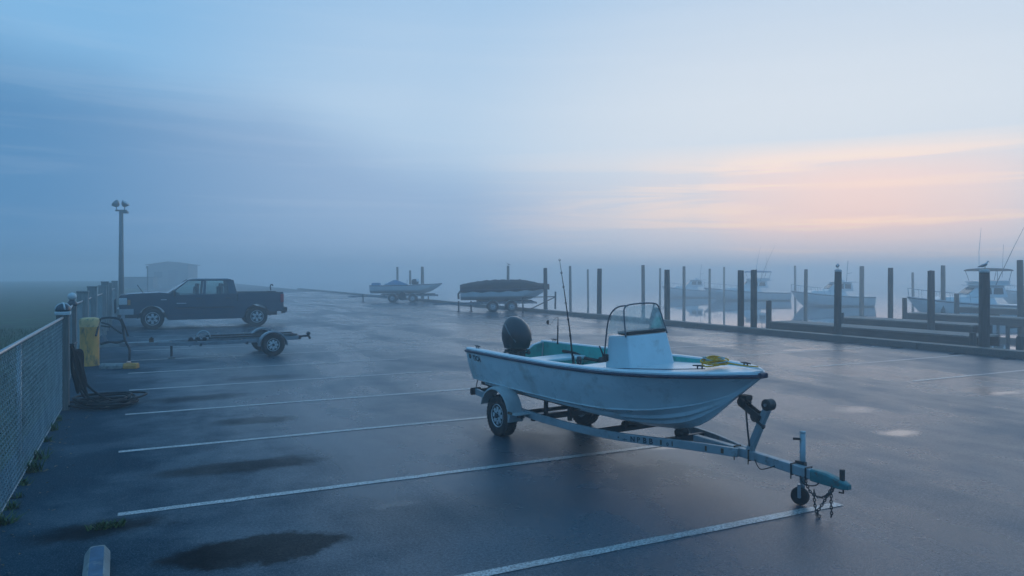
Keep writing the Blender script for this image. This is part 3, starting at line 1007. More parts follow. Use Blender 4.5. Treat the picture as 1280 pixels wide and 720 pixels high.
rack = empty('pipe_stand', gpx(150, 456), 0)
def off(px, py, dz=0.0, d=17.2):
    q = ray(px, d)
    return Vector((q.x, q.y, CAM_H - (py - HZ) * d / FPX)) - rack.location
rk = mat('black_pipe', (0.02, 0.024, 0.03), 0.45, var=0.3, vscale=6)
for pts, r in (([off(127, 398), off(138, 397), off(149, 399), off(153, 406), off(156, 424), off(162, 438), off(161, 455.5)], 0.026),
               ([off(127, 403), off(136, 406), off(146, 413), off(152, 417)], 0.022),
               ([off(152, 398), off(156, 408), off(160, 420, d=17.4), off(158, 414, d=17.6)], 0.018),
               ([off(126, 430), off(136, 427.5), off(146, 428), off(155, 426)], 0.03),
               ([off(126, 398), off(124, 404), off(120, 420, d=17.0)], 0.022)):
    MB().tube(smooth_path(pts), r, 8).build('pipe', rk, rack, smooth=True)
MB().tube([off(160, 456), off(164, 456.5)], 0.04, 8).build('foot', rk, rack)
tag(rack, 'bent black pipe stand with hoses behind the yellow bollard', 'pipe stand')

# ------------------------------------------------------------------ floodlight pole
pole = empty('floodlight_pole', ray(151.5, 41), 0)
pm = mat('pole_grey', (0.16, 0.16, 0.16), 0.6, 0.2, var=0.2, vscale=3, stretch=(4, 4, 0.5))
MB().tube([(0, 0, -0.05), (0, 0, 2.5), (0, 0, 5.65)], [0.14, 0.13, 0.105], 12).build('pole', pm, pole, smooth=True)
MB().box((0.0, 0, 5.62), (0.62, 0.10, 0.09)).build('crossarm', pm, pole, bevel=0.01)
lamp_m = mat('lamp_housing', (0.22, 0.23, 0.24), 0.4, 0.6)
lens_m = mat('lamp_lens', (0.5, 0.53, 0.55), 0.15)
for x, tilt in ((-0.27, -50), (0.20, 38)):
    q = Matrix.Rotation(R(tilt), 4, 'Y')
    T = Matrix.Translation((x, 0, 5.98)) @ q
    b = MB()
    b.lathe([(0.05, -0.17), (0.14, -0.10), (0.21, 0.04), (0.22, 0.10)], 16)
    b.v = [tuple(T @ Vector(p)) for p in b.v]
    lh = b.build('floodlight', lamp_m, pole, smooth=True)
    b = MB(); b.lathe([(0.205, 0.095), (0.205, 0.11), (0.01, 0.125)], 16); b.v = [tuple(T @ Vector(p)) for p in b.v]
    b.build('lens', lens_m, lh, smooth=True)
    MB().tube([(x * 0.9, 0, 5.64), (x * 1.0, 0, 5.80), tuple(T @ Vector((0, 0, -0.12)))], 0.025, 6).build('bracket', pm, pole)
MB().box((0.26, 0, 5.52), (0.22, 0.2, 0.12)).build('ballast_box', pm, pole, bevel=0.02)
tag(pole, 'tall grey pole with two floodlights rising behind the fence end', 'light pole')

# ------------------------------------------------------------------ shed and far yard things
shed = empty('shed', ray(217, 140), R(8))
shed.scale = (1.6, 1.6, 1.38)
sm = mat('shed_cladding', (0.20, 0.20, 0.19), 0.7, var=0.15, vscale=2, stretch=(5, 5, 0.3))
MB().prism([(-2.15, -0.05), (-2.15, 2.75), (0, 3.12), (2.15, 2.75), (2.15, -0.05)], -2.0, 2.0).build('wall', sm, shed)
rf = MB()
for sg in (-1, 1):
    rf.add([(0, -2.3, 3.16), (0, 2.3, 3.16), (sg * 2.4, 2.3, 2.75), (sg * 2.4, -2.3, 2.75), (0, -2.3, 3.24), (0, 2.3, 3.24), (sg * 2.4, 2.3, 2.83), (sg * 2.4, -2.3, 2.83)],
           [(0, 1, 2, 3), (4, 5, 6, 7), (0, 3, 7, 4), (1, 2, 6, 5), (2, 3, 7, 6)])
rf.build('roof', mat('shed_roof', (0.07, 0.07, 0.07), 0.7), shed)
dd = MB().box((0.5, -2.02, 1.05), (1.1, 0.05, 2.1)).build('door', mat('shed_door', (0.12, 0.13, 0.14), 0.6), shed)
MB().box((0.9, -2.06, 1.0), (0.05, 0.06, 0.14)).build('handle', M['galv'], dd)
MB().box((-1.1, -2.02, 1.5), (0.9, 0.05, 0.7)).build('window', dark_glass, shed)
MB().box((-0.15, -2.03, 1.5), (0.1, 0.04, 2.5)).build('trim_board', sm, shed)
tag(shed, 'small gabled shed half lost in fog behind the pickup', 'shed')
wallo = empty('low_shed', ray(175, 112), R(10))
wallo.scale = (1.7, 1.7, 1.35)
MB().box((0, 0, 0.55), (2.6, 1.6, 1.3)).build('wall', sm, wallo, bevel=0.02)
MB().box((0, 0, 1.24), (2.8, 1.8, 0.08)).build('roof', mat('low_roof', (0.10, 0.10, 0.10), 0.7), wallo)
MB().box((-0.6, -0.82, 0.6), (0.7, 0.04, 0.9)).build('hatch', mat('hatch_paint', (0.13, 0.14, 0.15), 0.6), wallo)
tag(wallo, 'low flat-roofed locker in fog between light pole and shed', 'shed')
mk = empty('marker_post', ray(184.5, 75), 0)
mk.scale = (1.3, 1.3, 1.2)
MB().tube([(0, 0, -0.05), (0, 0, 2.45)], 0.05, 8).build('post', pm, mk)
MB().box((0, -0.06, 2.35), (0.16, 0.02, 0.2)).build('plate', lamp_m, mk)
tag(mk, 'thin marker post in fog behind the pickup bonnet', 'post')

# ------------------------------------------------------------------ field grass, and weeds at the fence foot
blade_mat = mat('grass_blades', (0.045, 0.075, 0.022), 0.75, var=0.5, vscale=0.7, spec=0.2, dirt=(0.11, 0.10, 0.045), dirt_amt=0.3, dscale=1.1)
rnd = random.Random(21)
gm = MB()
def blade(m, p, h, w, a, lean):
    dx, dy = math.cos(a) * w, math.sin(a) * w
    lx, ly = -math.sin(a) * lean, math.cos(a) * lean
    o = len(m.v)
    m.v += [(p[0] - dx, p[1] - dy, p[2]), (p[0] + dx, p[1] + dy, p[2]), (p[0] + lx * .45 + dx * .6, p[1] + ly * .45 + dy * .6, p[2] + h * .6), (p[0] + lx * .45 - dx * .6, p[1] + ly * .45 - dy * .6, p[2] + h * .6), (p[0] + lx, p[1] + ly, p[2] + h)]
    m.f += [(o, o + 1, o + 2, o + 3), (o + 3, o + 2, o + 4)]
for k in range(26000):
    t = rnd.random() ** 1.7
    u = FENCE_U - 0.35 - t * 16
    v_ = rnd.uniform(4, 34)
    if v_ < 12 and u < -9:
        continue
    p = G(u, v_, -0.04)
    hh = rnd.uniform(0.07, 0.20) * (0.6 + 0.8 * (mnoise.noise(Vector((u * .5, v_ * .5, 3))) * .5 + .5))
    blade(gm, p, hh, 0.006 + 0.010 * t, rnd.uniform(0, 6.28), rnd.uniform(0.02, 0.12))
g = stuff(gm.build('field_grass', blade_mat))
g['label'] = 'rough short grass on the field beyond the fence'
g['category'] = 'grass'
weed_mat = mat('weed_leaves', (0.05, 0.095, 0.02), 0.6, var=0.45, vscale=14, spec=0.3, dirt=(0.16, 0.13, 0.05), dirt_amt=0.25, dscale=9)
def weed(loc, n, spread, h, label, seed, flat=False, gp=None):
    rnd_ = random.Random(seed)
    m = MB()
    for k in range(n):
        a = rnd_.uniform(0, 6.28)
        r_ = spread * rnd_.random() ** 0.8
        p = (math.cos(a) * r_ * (2.2 if flat else 1.0), math.sin(a) * r_ * 0.8, 0.0)
        blade(m, p, h * rnd_.uniform(0.4, 1.1), 0.0055 + 0.004 * rnd_.random(), rnd_.uniform(0, 6.28), h * rnd_.uniform(0.3, 1.3))
    o = m.build('weed_tuft', weed_mat, loc=loc, rz=GA)
    return tag(o, label, 'weed', gp)
weed(gpx(132, 660), 130, 0.065, 0.06, 'flat green weed growing from a crack near the blue-topped wheel stop', 4, True)
for i, (px, py, n, s, h) in enumerate([(5, 655, 60, .09, .12), (14, 636, 40, .07, .08), (40, 590, 70, .09, .16), (48, 574, 60, .10, .13), (30, 606, 26, .06, .07), (58, 552, 40, .08, .09), (66, 538, 50, .08, .12), (72, 526, 36, .07, .09), (22, 622, 24, .06, .06)]):
    weed(gpx(px, py), n, s, h, 'small grass tuft sprouting along the foot of the chain link fence', 30 + i, gp='tufts at the fence foot')
# dead leaves blown against the fence
lv = MB()
for k in range(90):
    p = G(FENCE_U + 0.05 + abs(rnd.gauss(0, 0.16)), rnd.uniform(5.0, 14.0), 0.006)
    s = rnd.uniform(0.012, 0.03); a = rnd.uniform(0, 6.28)
    c, s2 = math.cos(a) * s, math.sin(a) * s
    lv.add([(p.x - c, p.y - s2, p.z), (p.x + s2 * .5, p.y - c * .5, p.z + rnd.uniform(0, .012)), (p.x + c, p.y + s2, p.z + .004), (p.x - s2 * .5, p.y + c * .5, p.z + rnd.uniform(0, .012))], [(0, 1, 2, 3)])
l = stuff(lv.build('leaf_litter', mat('dead_leaves', (0.16, 0.12, 0.07), 0.8, var=0.4, vscale=6)))
l['label'] = 'dead leaves blown along the fence foot'
l['category'] = 'leaves'

# ================================================================== SKIFF AND ITS TRAILER
rim_mat = mat('galvanised_rim', (0.55, 0.57, 0.58), 0.4, 0.2, var=0.2, vscale=14, dirt=(0.14, 0.08, 0.05), dirt_amt=0.15, dscale=12)
def wheel(parent, c, r, w, rim, side, spokes=8, lugs=5, rm=None):
    """wheel centred at c, its outer face to side (+1 / -1 along local y)"""
    rm = rm or rim_mat
    s = side
    m = MB()
    # barrel and dished disc
    m.lathe([(rim, -s * w * .42), (rim, s * w * .42), (rim * .95, s * w * .46), (rim * .90, s * w * .42), (rim * .84, s * w * .26), (rim * .84, -s * w * .40)], 28, c, 'Y')
    for k in range(spokes):
        a = 2 * PI * k / spokes
        d = Vector((math.sin(a), 0, math.cos(a)))
        m.bar(Vector(c) + d * rim * .30 + Vector((0, s * w * .38, 0)), Vector(c) + d * rim * .92 + Vector((0, s * w * .36, 0)), rim * .34, w * .07, up=(0, 1, 0))
    m.lathe([(rim * .42, s * w * .26), (rim * .42, s * w * .40), (rim * .36, s * w * .43), (rim * .22, s * w * .43)], 20, c, 'Y')
    o = m.build('wheel', rm, parent, auto=35)
    t = MB()
    wo = w / 2
    t.lathe([(rim * .98, -wo * .80), (rim * 1.08, -wo * .98), (r * .80, -wo * 1.05), (r * .93, -wo * .95), (r * .985, -wo * .78), (r, -wo * .4), (r, wo * .4), (r * .985, wo * .78), (r * .93, wo * .95), (r * .80, wo * 1.05), (rim * 1.08, wo * .98), (rim * .98, wo * .80)], 40, c, 'Y')
    # tread blocks
    nb = 36
    for k in range(nb):
        a = 2 * PI * k / nb
        for q in (-.5, 0, .5):
            aa = a + (q != 0) * PI / nb
            d = Vector((math.sin(aa), 0, math.cos(aa)))
            tg = Vector((math.cos(aa), 0, -math.sin(aa)))
            mm = Matrix((tg, Vector((0, 1, 0)), d)).transposed()
            t.box(Vector(c) + d * (r + 0.002) + Vector((0, q * w * .62, 0)), (r * .13, w * .24, 0.010), m=mm)
    t.build('tyre', M['tyre'], o, auto=30)
    h = MB()
    h.lathe([(rim * .20, s * w * .40), (rim * .20, s * w * .54), (rim * .15, s * w * .60), (0.004, s * w * .61)], 14, c, 'Y')
    for k in range(lugs):
        a = 2 * PI * k / lugs + .3
        h.lathe([(rim * .055, s * w * .42), (rim * .055, s * w * .48), (rim * .03, s * w * .50)], 6, Vector(c) + Vector((math.sin(a) * rim * .31, 0, math.cos(a) * rim * .31)), 'Y')
    h.build('hub', M['dark_metal'], o, auto=40)
    return o
def path_bar(pts, w, h):
    """a rectangular beam swept along pts, kept upright"""
    pts = [Vector(p) for p in pts]
    rings = []
    for i, p in enumerate(pts):
        t = pts[min(i + 1, len(pts) - 1)] - pts[max(i - 1, 0)]
        t.normalize()
        y = Vector((0, 0, 1)).cross(t).normalized()
        z = t.cross(y)
        rings.append([p + y * a * w / 2 + z * b * h / 2 for a, b in ((-1, -1), (1, -1), (1, 1), (-1, 1))])
    return MB().loft(rings)
def lerp_tab(tab, x):
    if x <= tab[0][0]:
        return tab[0][1]
    for (a, va), (b, vb) in zip(tab, tab[1:]):
        if x <= b:
            t = (x - a) / (b - a)
            return va + (vb - va) * t
    return tab[-1][1]
def smooth_tab(tab, x):
    e = 0.10
    return (lerp_tab(tab, x - e) + 2 * lerp_tab(tab, x) + lerp_tab(tab, x + e)) / 4 if tab[0][0] + e < x < tab[-1][0] - e else lerp_tab(tab, x)

TH = R(32.5)
TA = Vector((0.44, 10.09, 0))
HEAD = math.atan2(-math.cos(TH), math.sin(TH))
boat_white = mat('skiff_gelcoat', (0.62, 0.73, 0.75), 0.30, var=0.07, vscale=2.2, coat=0.25, dirt=(0.40, 0.44, 0.42), dirt_amt=0.28, dscale=2.4, rvar=0.08)
boat_teal = mat('teal_liner', (0.016, 0.44, 0.38), 0.42, var=0.15, vscale=4, dirt=(0.02, 0.24, 0.22), dirt_amt=0.3, dscale=5)
rub = mat('navy_rub_rail', (0.010, 0.022, 0.055), 0.4)
deck_m = mat('foredeck_gelcoat', (0.58, 0.66, 0.68), 0.35, var=0.08, vscale=5, coat=0.2, dirt=(0.36, 0.38, 0.36), dirt_amt=0.2, dscale=6)

SHEER = [(-.86, 1.075), (0, 1.078), (1.3, 1.085), (2.2, 1.105), (2.9, 1.135), (3.62, 1.165)]
BEAM = [(-.86, .675), (-.4, .70), (.3, .735), (1.2, .755), (1.9, .735), (2.3, .695), (2.6, .645), (2.85, .575), (3.05, .49), (3.25, .375), (3.4, .265), (3.52, .155), (3.60, .06), (3.625, .012)]
KEEL = [(-.86, .415), (.8, .402), (1.76, .40), (2.29, .432), (2.55, .465), (2.76, .51), (2.95, .61), (3.08, .714), (3.30, .896), (3.5, 1.055), (3.625, 1.15)]
CHIZ = [(-.86, .655), (.6, .648), (1.4, .645), (2.0, .655), (2.5, .70), (2.9, .775), (3.15, .86), (3.30, .92), (3.5, 1.06), (3.625, 1.153)]
CHIW = [(-.86, .575), (.3, .60), (1.3, .60), (1.9, .555), (2.3, .475), (2.6, .37), (2.9, .22), (3.1, .11), (3.28, .022), (3.5, .012), (3.625, .006)]
def hull_section(x):
    zs, b, k, cz, cw = smooth_tab(SHEER, x), smooth_tab(BEAM, x), smooth_tab(KEEL, x), smooth_tab(CHIZ, x), smooth_tab(CHIW, x)
    cz = max(cz, k + 0.004)
    zs = max(zs, cz + 0.006)
    half = [(0.0, k), (0.022, k + 0.004)]
    for t in (.34, .62):       # bottom with lifting strakes
        q = min(.036, cw * .12)
        y_, z_ = 0.022 + (cw - .022) * t, k + (cz - k) * t
        sl = (cz - k) / max(cw, .02)
        half.append((y_, z_ - .004))
        half.append((y_ + q, z_ - .008))
        half.append((y_ + q + .002, z_ + q * sl + .003))
    lip = min(.020, cw * .1)
    half.append((cw, cz))
    half.append((cw + lip, cz + 0.002))
    half.append((cw + lip * .9, cz + 0.014))
    flare = max(0.0, (x - 1.8) / 1.8)
    for t in (.2, .4, .6, .8, .92):
        y = cw + lip * .5 * (1 - t) + (b - cw) * (t ** (1 + 0.45 * flare))
        half.append((y + 0.018 * math.sin(PI * t) * (1 - flare), cz + .012 + (zs - .03 - cz - .012) * t))
    half.append((b, zs - .03))
    half.append((b + 0.004, zs))
    return half
XS = [-.86, -.6, -.3, 0, .3, .6, .9, 1.2, 1.5, 1.75, 2.0, 2.2, 2.4, 2.55, 2.7, 2.82, 2.94, 3.05, 3.15, 3.25, 3.34, 3.42, 3.5, 3.56, 3.6, 3.622]
skiff = empty('skiff', TA, HEAD)
skiff.rotation_euler = (R(1.8), 0, HEAD)
rings = []
for x in XS:
    h = hull_section(x)
    xs = lambda z: x - (0.05 * (z - 0.4) if x < -.8 else 0)        # the transom rakes aft
    rings.append([Vector((xs(z), -y, z)) for y, z in reversed(h)] + [Vector((xs(z), y, z)) for y, z in h[1:]])
m = MB()
m.loft(rings, cap=False, open_ring=True)
hull = m.build('hull', boat_white, skiff, auto=24)
sol = hull.modifiers.new('shell', 'SOLIDIFY'); sol.thickness = 0.018; sol.offset = 0
# gunwale cap
GW = 0.085
rings = []
for x in XS:
    b, zs = smooth_tab(BEAM, x), smooth_tab(SHEER, x)
    xa = x - (0.034 if x < -.8 else 0)
    inner = max(0.002, b - GW * (1 if x < 3.3 else max(0.15, (3.64 - x) / .34)))
    rings.append((xa, inner, b, zs))
for sg in (-1, 1):
    m = MB()
    m.loft([[Vector((x, sg * (b + .012), zs - .012)), Vector((x, sg * (b + .012), zs + .010)), Vector((x, sg * (b - .01), zs + .022)), Vector((x, sg * max(0.001, i + .012), zs + .022)), Vector((x, sg * i, zs + .008)), Vector((x, sg * i, zs - .02))] for x, i, b, zs in rings])
    m.build('gunwale', deck_m, skiff, auto=35)
    m = MB()
    m.tube([(x + (0.012 if x > 3.55 else 0), sg * (b + .016), zs - .022) for x, i, b, zs in rings], 0.019, 8)
    m.build('rub_rail', rub, skiff, smooth=True)
MB().box((3.635, 0, 1.148), (0.05, 0.10, 0.05)).build('bow_cap', rub, skiff, bevel=0.012)
# teal liner: sides and sole
rings = []
for x in [q for q in XS if q <= 3.06]:
    b, zs = smooth_tab(BEAM, x) - GW, smooth_tab(SHEER, x)
    fl = min(max(0.10, smooth_tab(CHIW, x) - .06), b - 0.02)
    xx = max(x, -.815)
    half = [(b, zs + 0.005), (b - .006, zs - .10), (b - .02, zs - .2), (fl + .03, .80), (fl, .745), (fl * .5, .735), (0, .735)]
    if x > 1.6:      # under the foredeck only a low bulwark shows
        half = [(b, zs + 0.005), (b - .004, zs - .05), (b - .010, zs - .10), (b * .9, zs - .115), (b * .6, zs - .12), (b * .3, zs - .12), (0, zs - .12)]
    rings.append([Vector((xx, -y, z)) for y, z in half] + [Vector((xx, y, z)) for y, z in reversed(half[:-1])])
m = MB(); m.loft(rings, cap=False, open_ring=True)
m.build('liner', boat_teal, skiff, auto=40)
# transom with a motor cut-out
tr = [(-.662, 1.075), (-.56, 1.078), (-.44, 1.05), (-.33, .985), (-.24, .955), (.24, .955), (.33, .985), (.44, 1.05), (.56, 1.078), (.662, 1.075), (.60, .70), (.575, .655), (0, .42), (-.575, .655), (-.60, .70)]
m = MB()
n = len(tr)
def tx(z, o): return o - 0.05 * (z - .4)
m.add([(tx(z, -.868), y, z) for y, z in tr] + [(tx(z, -.812), y, z) for y, z in tr], [tuple(range(n)), tuple(range(2 * n - 1, n - 1, -1))] + [(i, (i + 1) % n, (i + 1) % n + n, i + n) for i in range(n)])
m.build('transom', boat_white, skiff, bevel=0.006)
m = MB()
ti = [(-.585, 1.065), (-.44, 1.04), (-.33, .975), (-.24, .945), (.24, .945), (.33, .975), (.44, 1.04), (.585, 1.065), (.54, .745), (-.54, .745)]
m.add([(tx(z, -.806), y, z) for y, z in ti], [tuple(range(len(ti)))])
m.build('transom_liner', boat_teal, skiff)
# thwarts
def thwart(x0, x1, zt, name='thwart'):
    b = smooth_tab(BEAM, (x0 + x1) / 2) - GW - .012
    o = MB().loft([[Vector((x, -b * k, z)) for k, z in ((1, zt - .04), (-1, zt - .04), (-.82, .75), (.82, .75))] for x in (x0 + .03, x1 - .03)]).build(name, boat_teal, skiff)
    MB().box(((x0 + x1) / 2, 0, zt - .015), (x1 - x0, 2 * b, .045)).build('seat_top', deck_m, o, bevel=0.015)
thwart(-.22, .16, .955)
thwart(1.02, 1.42, .985)
# foredeck
rings = []
for x in [1.62, 1.9, 2.2, 2.5, 2.7, 2.9, 3.05, 3.2, 3.35, 3.47, 3.56]:
    b, zs = max(.01, smooth_tab(BEAM, x) - GW * .9 * (1 if x < 3.3 else max(0.12, (3.64 - x) / .34))), smooth_tab(SHEER, x)
    dz = zs - .06 + .075 * max(0, (x - 1.7) / 1.9)
    rings.append([Vector((x, -b + 2 * b * j / 8, dz + .035 * (1 - (2 * j / 8 - 1) ** 2) * min(1, b / .5))) for j in range(9)])
lo = [[v + Vector((0, 0, -.03)) for v in reversed(r_)] for r_ in rings]
m = MB(); m.loft([a + b for a, b in zip(rings, lo)])
m.build('foredeck', deck_m, skiff, auto=35)
MB().box((1.62, 0, .90), (.03, 1.2, .26)).build('deck_bulkhead', boat_teal, skiff)
# deck seam and cleats
MB().tube([(1.72, -.62, 1.075), (2.2, -.45, 1.105), (2.7, -.34, 1.14), (3.1, -.2, 1.175)], 0.005, 5).build('deck_seam', rub, skiff)
def cleat(x, y, z, a):
    c = MB()
    d = Vector((math.cos(a), math.sin(a), 0))
    for s in (-.025, .025):
        c.tube([Vector((x, y, z)) + d * s, Vector((x, y, z + .03)) + d * s], 0.008, 6)
    c.tube([Vector((x, y, z + .032)) - d * .075, Vector((x, y, z + .034)), Vector((x, y, z + .032)) + d * .075], [.006, .010, .006], 6)
    c.build('cleat', M['dark_metal'], skiff, smooth=True)
cleat(3.06, -.23, 1.17, .3); cleat(3.30, .16, 1.185, -.2); cleat(-.68, -.62, 1.095, 0); cleat(-.62, .64, 1.095, 0)
# console
con_m = mat('console_gelcoat', (0.56, 0.68, 0.72), 0.35, var=0.06, vscale=4, coat=0.2, dirt=(0.38, 0.42, 0.42), dirt_amt=0.12, dscale=6)
cn = MB()
CY = 0.0
cn.loft([[Vector((1.72, -.335 + CY, 1.03)), Vector((2.16, -.335 + CY, 1.05)), Vector((2.16, .335 + CY, 1.05)), Vector((1.72, .335 + CY, 1.03))],
         [Vector((1.75, -.30 + CY, 1.415)), Vector((2.07, -.30 + CY, 1.435)), Vector((2.07, .30 + CY, 1.435)), Vector((1.75, .30 + CY, 1.415))]])
con = cn.build('console', con_m, skiff, bevel=0.02)
MB().box((1.98, 0, 1.457), (.17, .585, .04)).build('dash_pad', M['black'], con, bevel=0.015)
MB().box((1.728, 0, 1.24), (.02, .4, .26)).build('instrument_panel', M['dark_metal'], con, bevel=0.006)
MB().tube([(1.66 + .05 * math.sin(2 * PI * k / 20) * .3, .17 * math.cos(2 * PI * k / 20), 1.22 + .17 * math.sin(2 * PI * k / 20)) for k in range(20)], 0.012, 6, closed=True).build('steering_wheel', M['black'], con, smooth=True)
MB().box((1.74, -.34, 1.17), (.07, .05, .08)).build('throttle', M['black'], con, bevel=0.012)
MB().tube([(1.74, -.37, 1.19), (1.73, -.39, 1.26), (1.70, -.39, 1.30)], 0.010, 6).build('throttle_lever', M['dark_metal'], con)
fr = MB()
ZT = 1.765
fr.tube(smooth_path([(2.06, -.31, 1.42), (2.0, -.275, 1.66), (1.985, -.25, 1.735), (1.98, -.19, ZT), (1.98, 0, ZT + .01), (1.98, .19, ZT), (1.985, .25, 1.735), (2.0, .275, 1.66), (2.06, .31, 1.42)]), 0.009, 8)
for sg in (-1, 1):
    fr.tube(smooth_path([(1.985, sg * .20, ZT - .005), (1.90, sg * .27, ZT - .02), (1.83, sg * .315, ZT - .09), (1.775, sg * .325, 1.55), (1.735, sg * .335, 1.30), (1.71, sg * .34, 1.12)]), 0.009, 8)
fr.build('windscreen_frame', mat('anodised_frame', (0.10, 0.12, 0.14), 0.4, 0.5), con, smooth=True)
def dirty_glass():
    m = bpy.data.materials.new('scratched_acrylic')
    m.use_nodes = True
    t = m.node_tree
    t.nodes.clear()
    o = t.nodes.new('ShaderNodeOutputMaterial')
    tr_ = t.nodes.new('ShaderNodeBsdfTransparent'); tr_.inputs[0].default_value = (0.86, 0.91, 0.92, 1)
    df = t.nodes.new('ShaderNodeBsdfDiffuse'); df.inputs[0].default_value = (0.72, 0.76, 0.72, 1)
    tl = t.nodes.new('ShaderNodeBsdfTranslucent'); tl.inputs[0].default_value = (0.7, 0.75, 0.72, 1)
    gl = t.nodes.new('ShaderNodeBsdfGlossy'); gl.inputs['Roughness'].default_value = 0.06
    ad = t.nodes.new('ShaderNodeMixShader'); ad.inputs[0].default_value = 0.5
    t.links.new(df.outputs[0], ad.inputs[1]); t.links.new(tl.outputs[0], ad.inputs[2])
    tcn = t.nodes.new('ShaderNodeTexCoord')
    nz_ = t.nodes.new('ShaderNodeTexNoise'); nz_.inputs['Scale'].default_value = 9.0; nz_.inputs['Detail'].default_value = 6.0; nz_.inputs['Roughness'].default_value = 0.7
    t.links.new(tcn.outputs['Object'], nz_.inputs['Vector'])
    mr = t.nodes.new('ShaderNodeMapRange'); mr.inputs[1].default_value = .3; mr.inputs[2].default_value = .75; mr.inputs[3].default_value = .22; mr.inputs[4].default_value = .62
    t.links.new(nz_.outputs['Fac'], mr.inputs[0])
    m1 = t.nodes.new('ShaderNodeMixShader')
    t.links.new(mr.outputs[0], m1.inputs[0]); t.links.new(tr_.outputs[0], m1.inputs[1]); t.links.new(ad.outputs[0], m1.inputs[2])
    fz = t.nodes.new('ShaderNodeFresnel'); fz.inputs['IOR'].default_value = 1.45
    m2 = t.nodes.new('ShaderNodeMixShader')
    t.links.new(fz.outputs[0], m2.inputs[0]); t.links.new(m1.outputs[0], m2.inputs[1]); t.links.new(gl.outputs[0], m2.inputs[2])
    t.links.new(m2.outputs[0], o.inputs['Surface'])
    return m
acr = dirty_glass()
ws_ = MB()
ws_.loft([[Vector((2.052, -.30, 1.46)), Vector((2.0, -.27, 1.66)), Vector((1.984, -.22, 1.75))], [Vector((2.052, .30, 1.46)), Vector((2.0, .27, 1.66)), Vector((1.984, .22, 1.75))]], cap=False, open_ring=True)
ws_.build('windscreen', acr, con)
for sg in (-1, 1):
    s_ = MB(); s_.add([(2.04, sg * .305, 1.46), (1.99, sg * .262, 1.71), (1.86, sg * .297, 1.71), (1.775, sg * .322, 1.50), (1.76, sg * .325, 1.44)], [(0, 1, 2, 3, 4)])
    s_.build('side_pane', acr, con)
# small clutter on the port side, as the photo shows dark lumps there
MB().tube(smooth_path([(-.35, .60, .98), (-.1, .615, .97), (.15, .60, .93), (.45, .60, .92)]), 0.022, 8).build('rod_holder', M['black'], skiff, smooth=True)
MB().box((.56, .60, .93), (.16, .07, .09)).build('grab_block', M['dark_metal'], skiff, bevel=0.02)
MB().tube([(.92, .655, 1.05), (.93, .655, .80)], 0.008, 6).build('drain_hose', M['black'], skiff)
# hull marks
mark_m = mat('hull_mark', (0.008, 0.016, 0.03), 0.5)
def text_mesh(s, size, name, mt, parent, mtx):
    cu = bpy.data.curves.new(name, 'FONT')
    cu.body = s; cu.size = size; cu.extrude = 0.0006; cu.offset = size * 0.03; cu.align_x = 'LEFT'; cu.resolution_u = 2
    tmp = bpy.data.objects.new(name, cu)
    col.objects.link(tmp)
    dg = bpy.context.evaluated_depsgraph_get()
    me = bpy.data.meshes.new_from_object(tmp.evaluated_get(dg))
    bpy.data.objects.remove(tmp); bpy.data.curves.remove(cu)
    me.transform(mtx)
    me.materials.clear(); me.materials.append(mt)
    o = bpy.data.objects.new(name, me)
    col.objects.link(o); o.parent = parent
    return o
def side_frame(x, z, side=-1, inset=0.004):
    """matrix laying text on the hull side near x, z (starboard)"""
    def yz(xq, zq):
        h = hull_section(xq)
        ys = [(zz, yy) for yy, zz in h[10:]]
        return lerp_tab(sorted(ys), zq)
    y0 = yz(x, z); dydx = (yz(x + .1, z) - y0) / .1; dydz = (yz(x, z + .05) - y0) / .05
    X = Vector((1, side * dydx, 0)).normalized()
    Z = Vector((0, side * dydz, 1)).normalized()
    N = X.cross(Z).normalized()
    m_ = Matrix((X, Z, N)).transposed().to_4x4()
    m_.translation = Vector((x, side * (y0 + .013), z))
    return m_
text_mesh('TICA', 0.10, 'lettering', mark_m, skiff, side_frame(-.70, .935))
em = MB(); em.lathe([(.034, 0), (.034, .002), (.001, .002)], 10)
mx = side_frame(-.78, .985)
em.v = [tuple(mx @ Vector(p)) for p in em.v]
em.build('emblem', mark_m, skiff)
# outboard motor
cow_m = mat('dark_cowling', (0.016, 0.020, 0.027), 0.34, var=0.15, vscale=6, coat=0.3)
mot_m = mat('motor_grey', (0.05, 0.055, 0.06), 0.45, 0.3, var=0.2, vscale=9)
def cowl_ring(cx, cy, z, rx, ry, tilt=0.0, n=20):
    out = []
    for j in range(n):
        a = 2 * PI * j / n
        c, s = math.cos(a), math.sin(a)
        k = (abs(c) ** 2.6 + abs(s) ** 2.6) ** (-1 / 2.6)
        out.append(Vector((cx + rx * k * c, cy + ry * k * s, z + tilt * k * c)))
    return out
MX, MY = -.80, .10
ob = MB()
prof = [(1.015, .15, .11, 0), (1.03, .185, .14, 0), (1.07, .212, .162, .004), (1.15, .235, .182, .01), (1.24, .238, .186, .02), (1.32, .222, .172, .035), (1.39, .185, .142, .045), (1.44, .135, .10, .04), (1.467, .08, .06, .025), (1.475, .02, .014, .006)]
ob.loft([cowl_ring(MX + .03 * (z - 1.0), MY, z, rx, ry, -tl) for z, rx, ry, tl in prof])
mot = ob.build('outboard_motor', cow_m, skiff, smooth=True)
bnd = MB(); bnd.loft([cowl_ring(MX, MY, z, rx, ry) for z, rx, ry in ((1.03, .19, .145), (1.04, .205, .158), (1.055, .208, .160), (1.06, .20, .15))]); bnd.build('cowling_band', mot_m, mot, auto=40)
for sg in (-1, 1):     # pale side stripes
    st = MB()
    st.tube([(MX + .19, MY + sg * .135, 1.14), (MX + .08, MY + sg * .176, 1.27), (MX - .06, MY + sg * .152, 1.38)], 0.012, 6)
    st.build('side_stripe', mat('stripe_grey', (0.16, 0.17, 0.18), 0.4), mot, smooth=True)
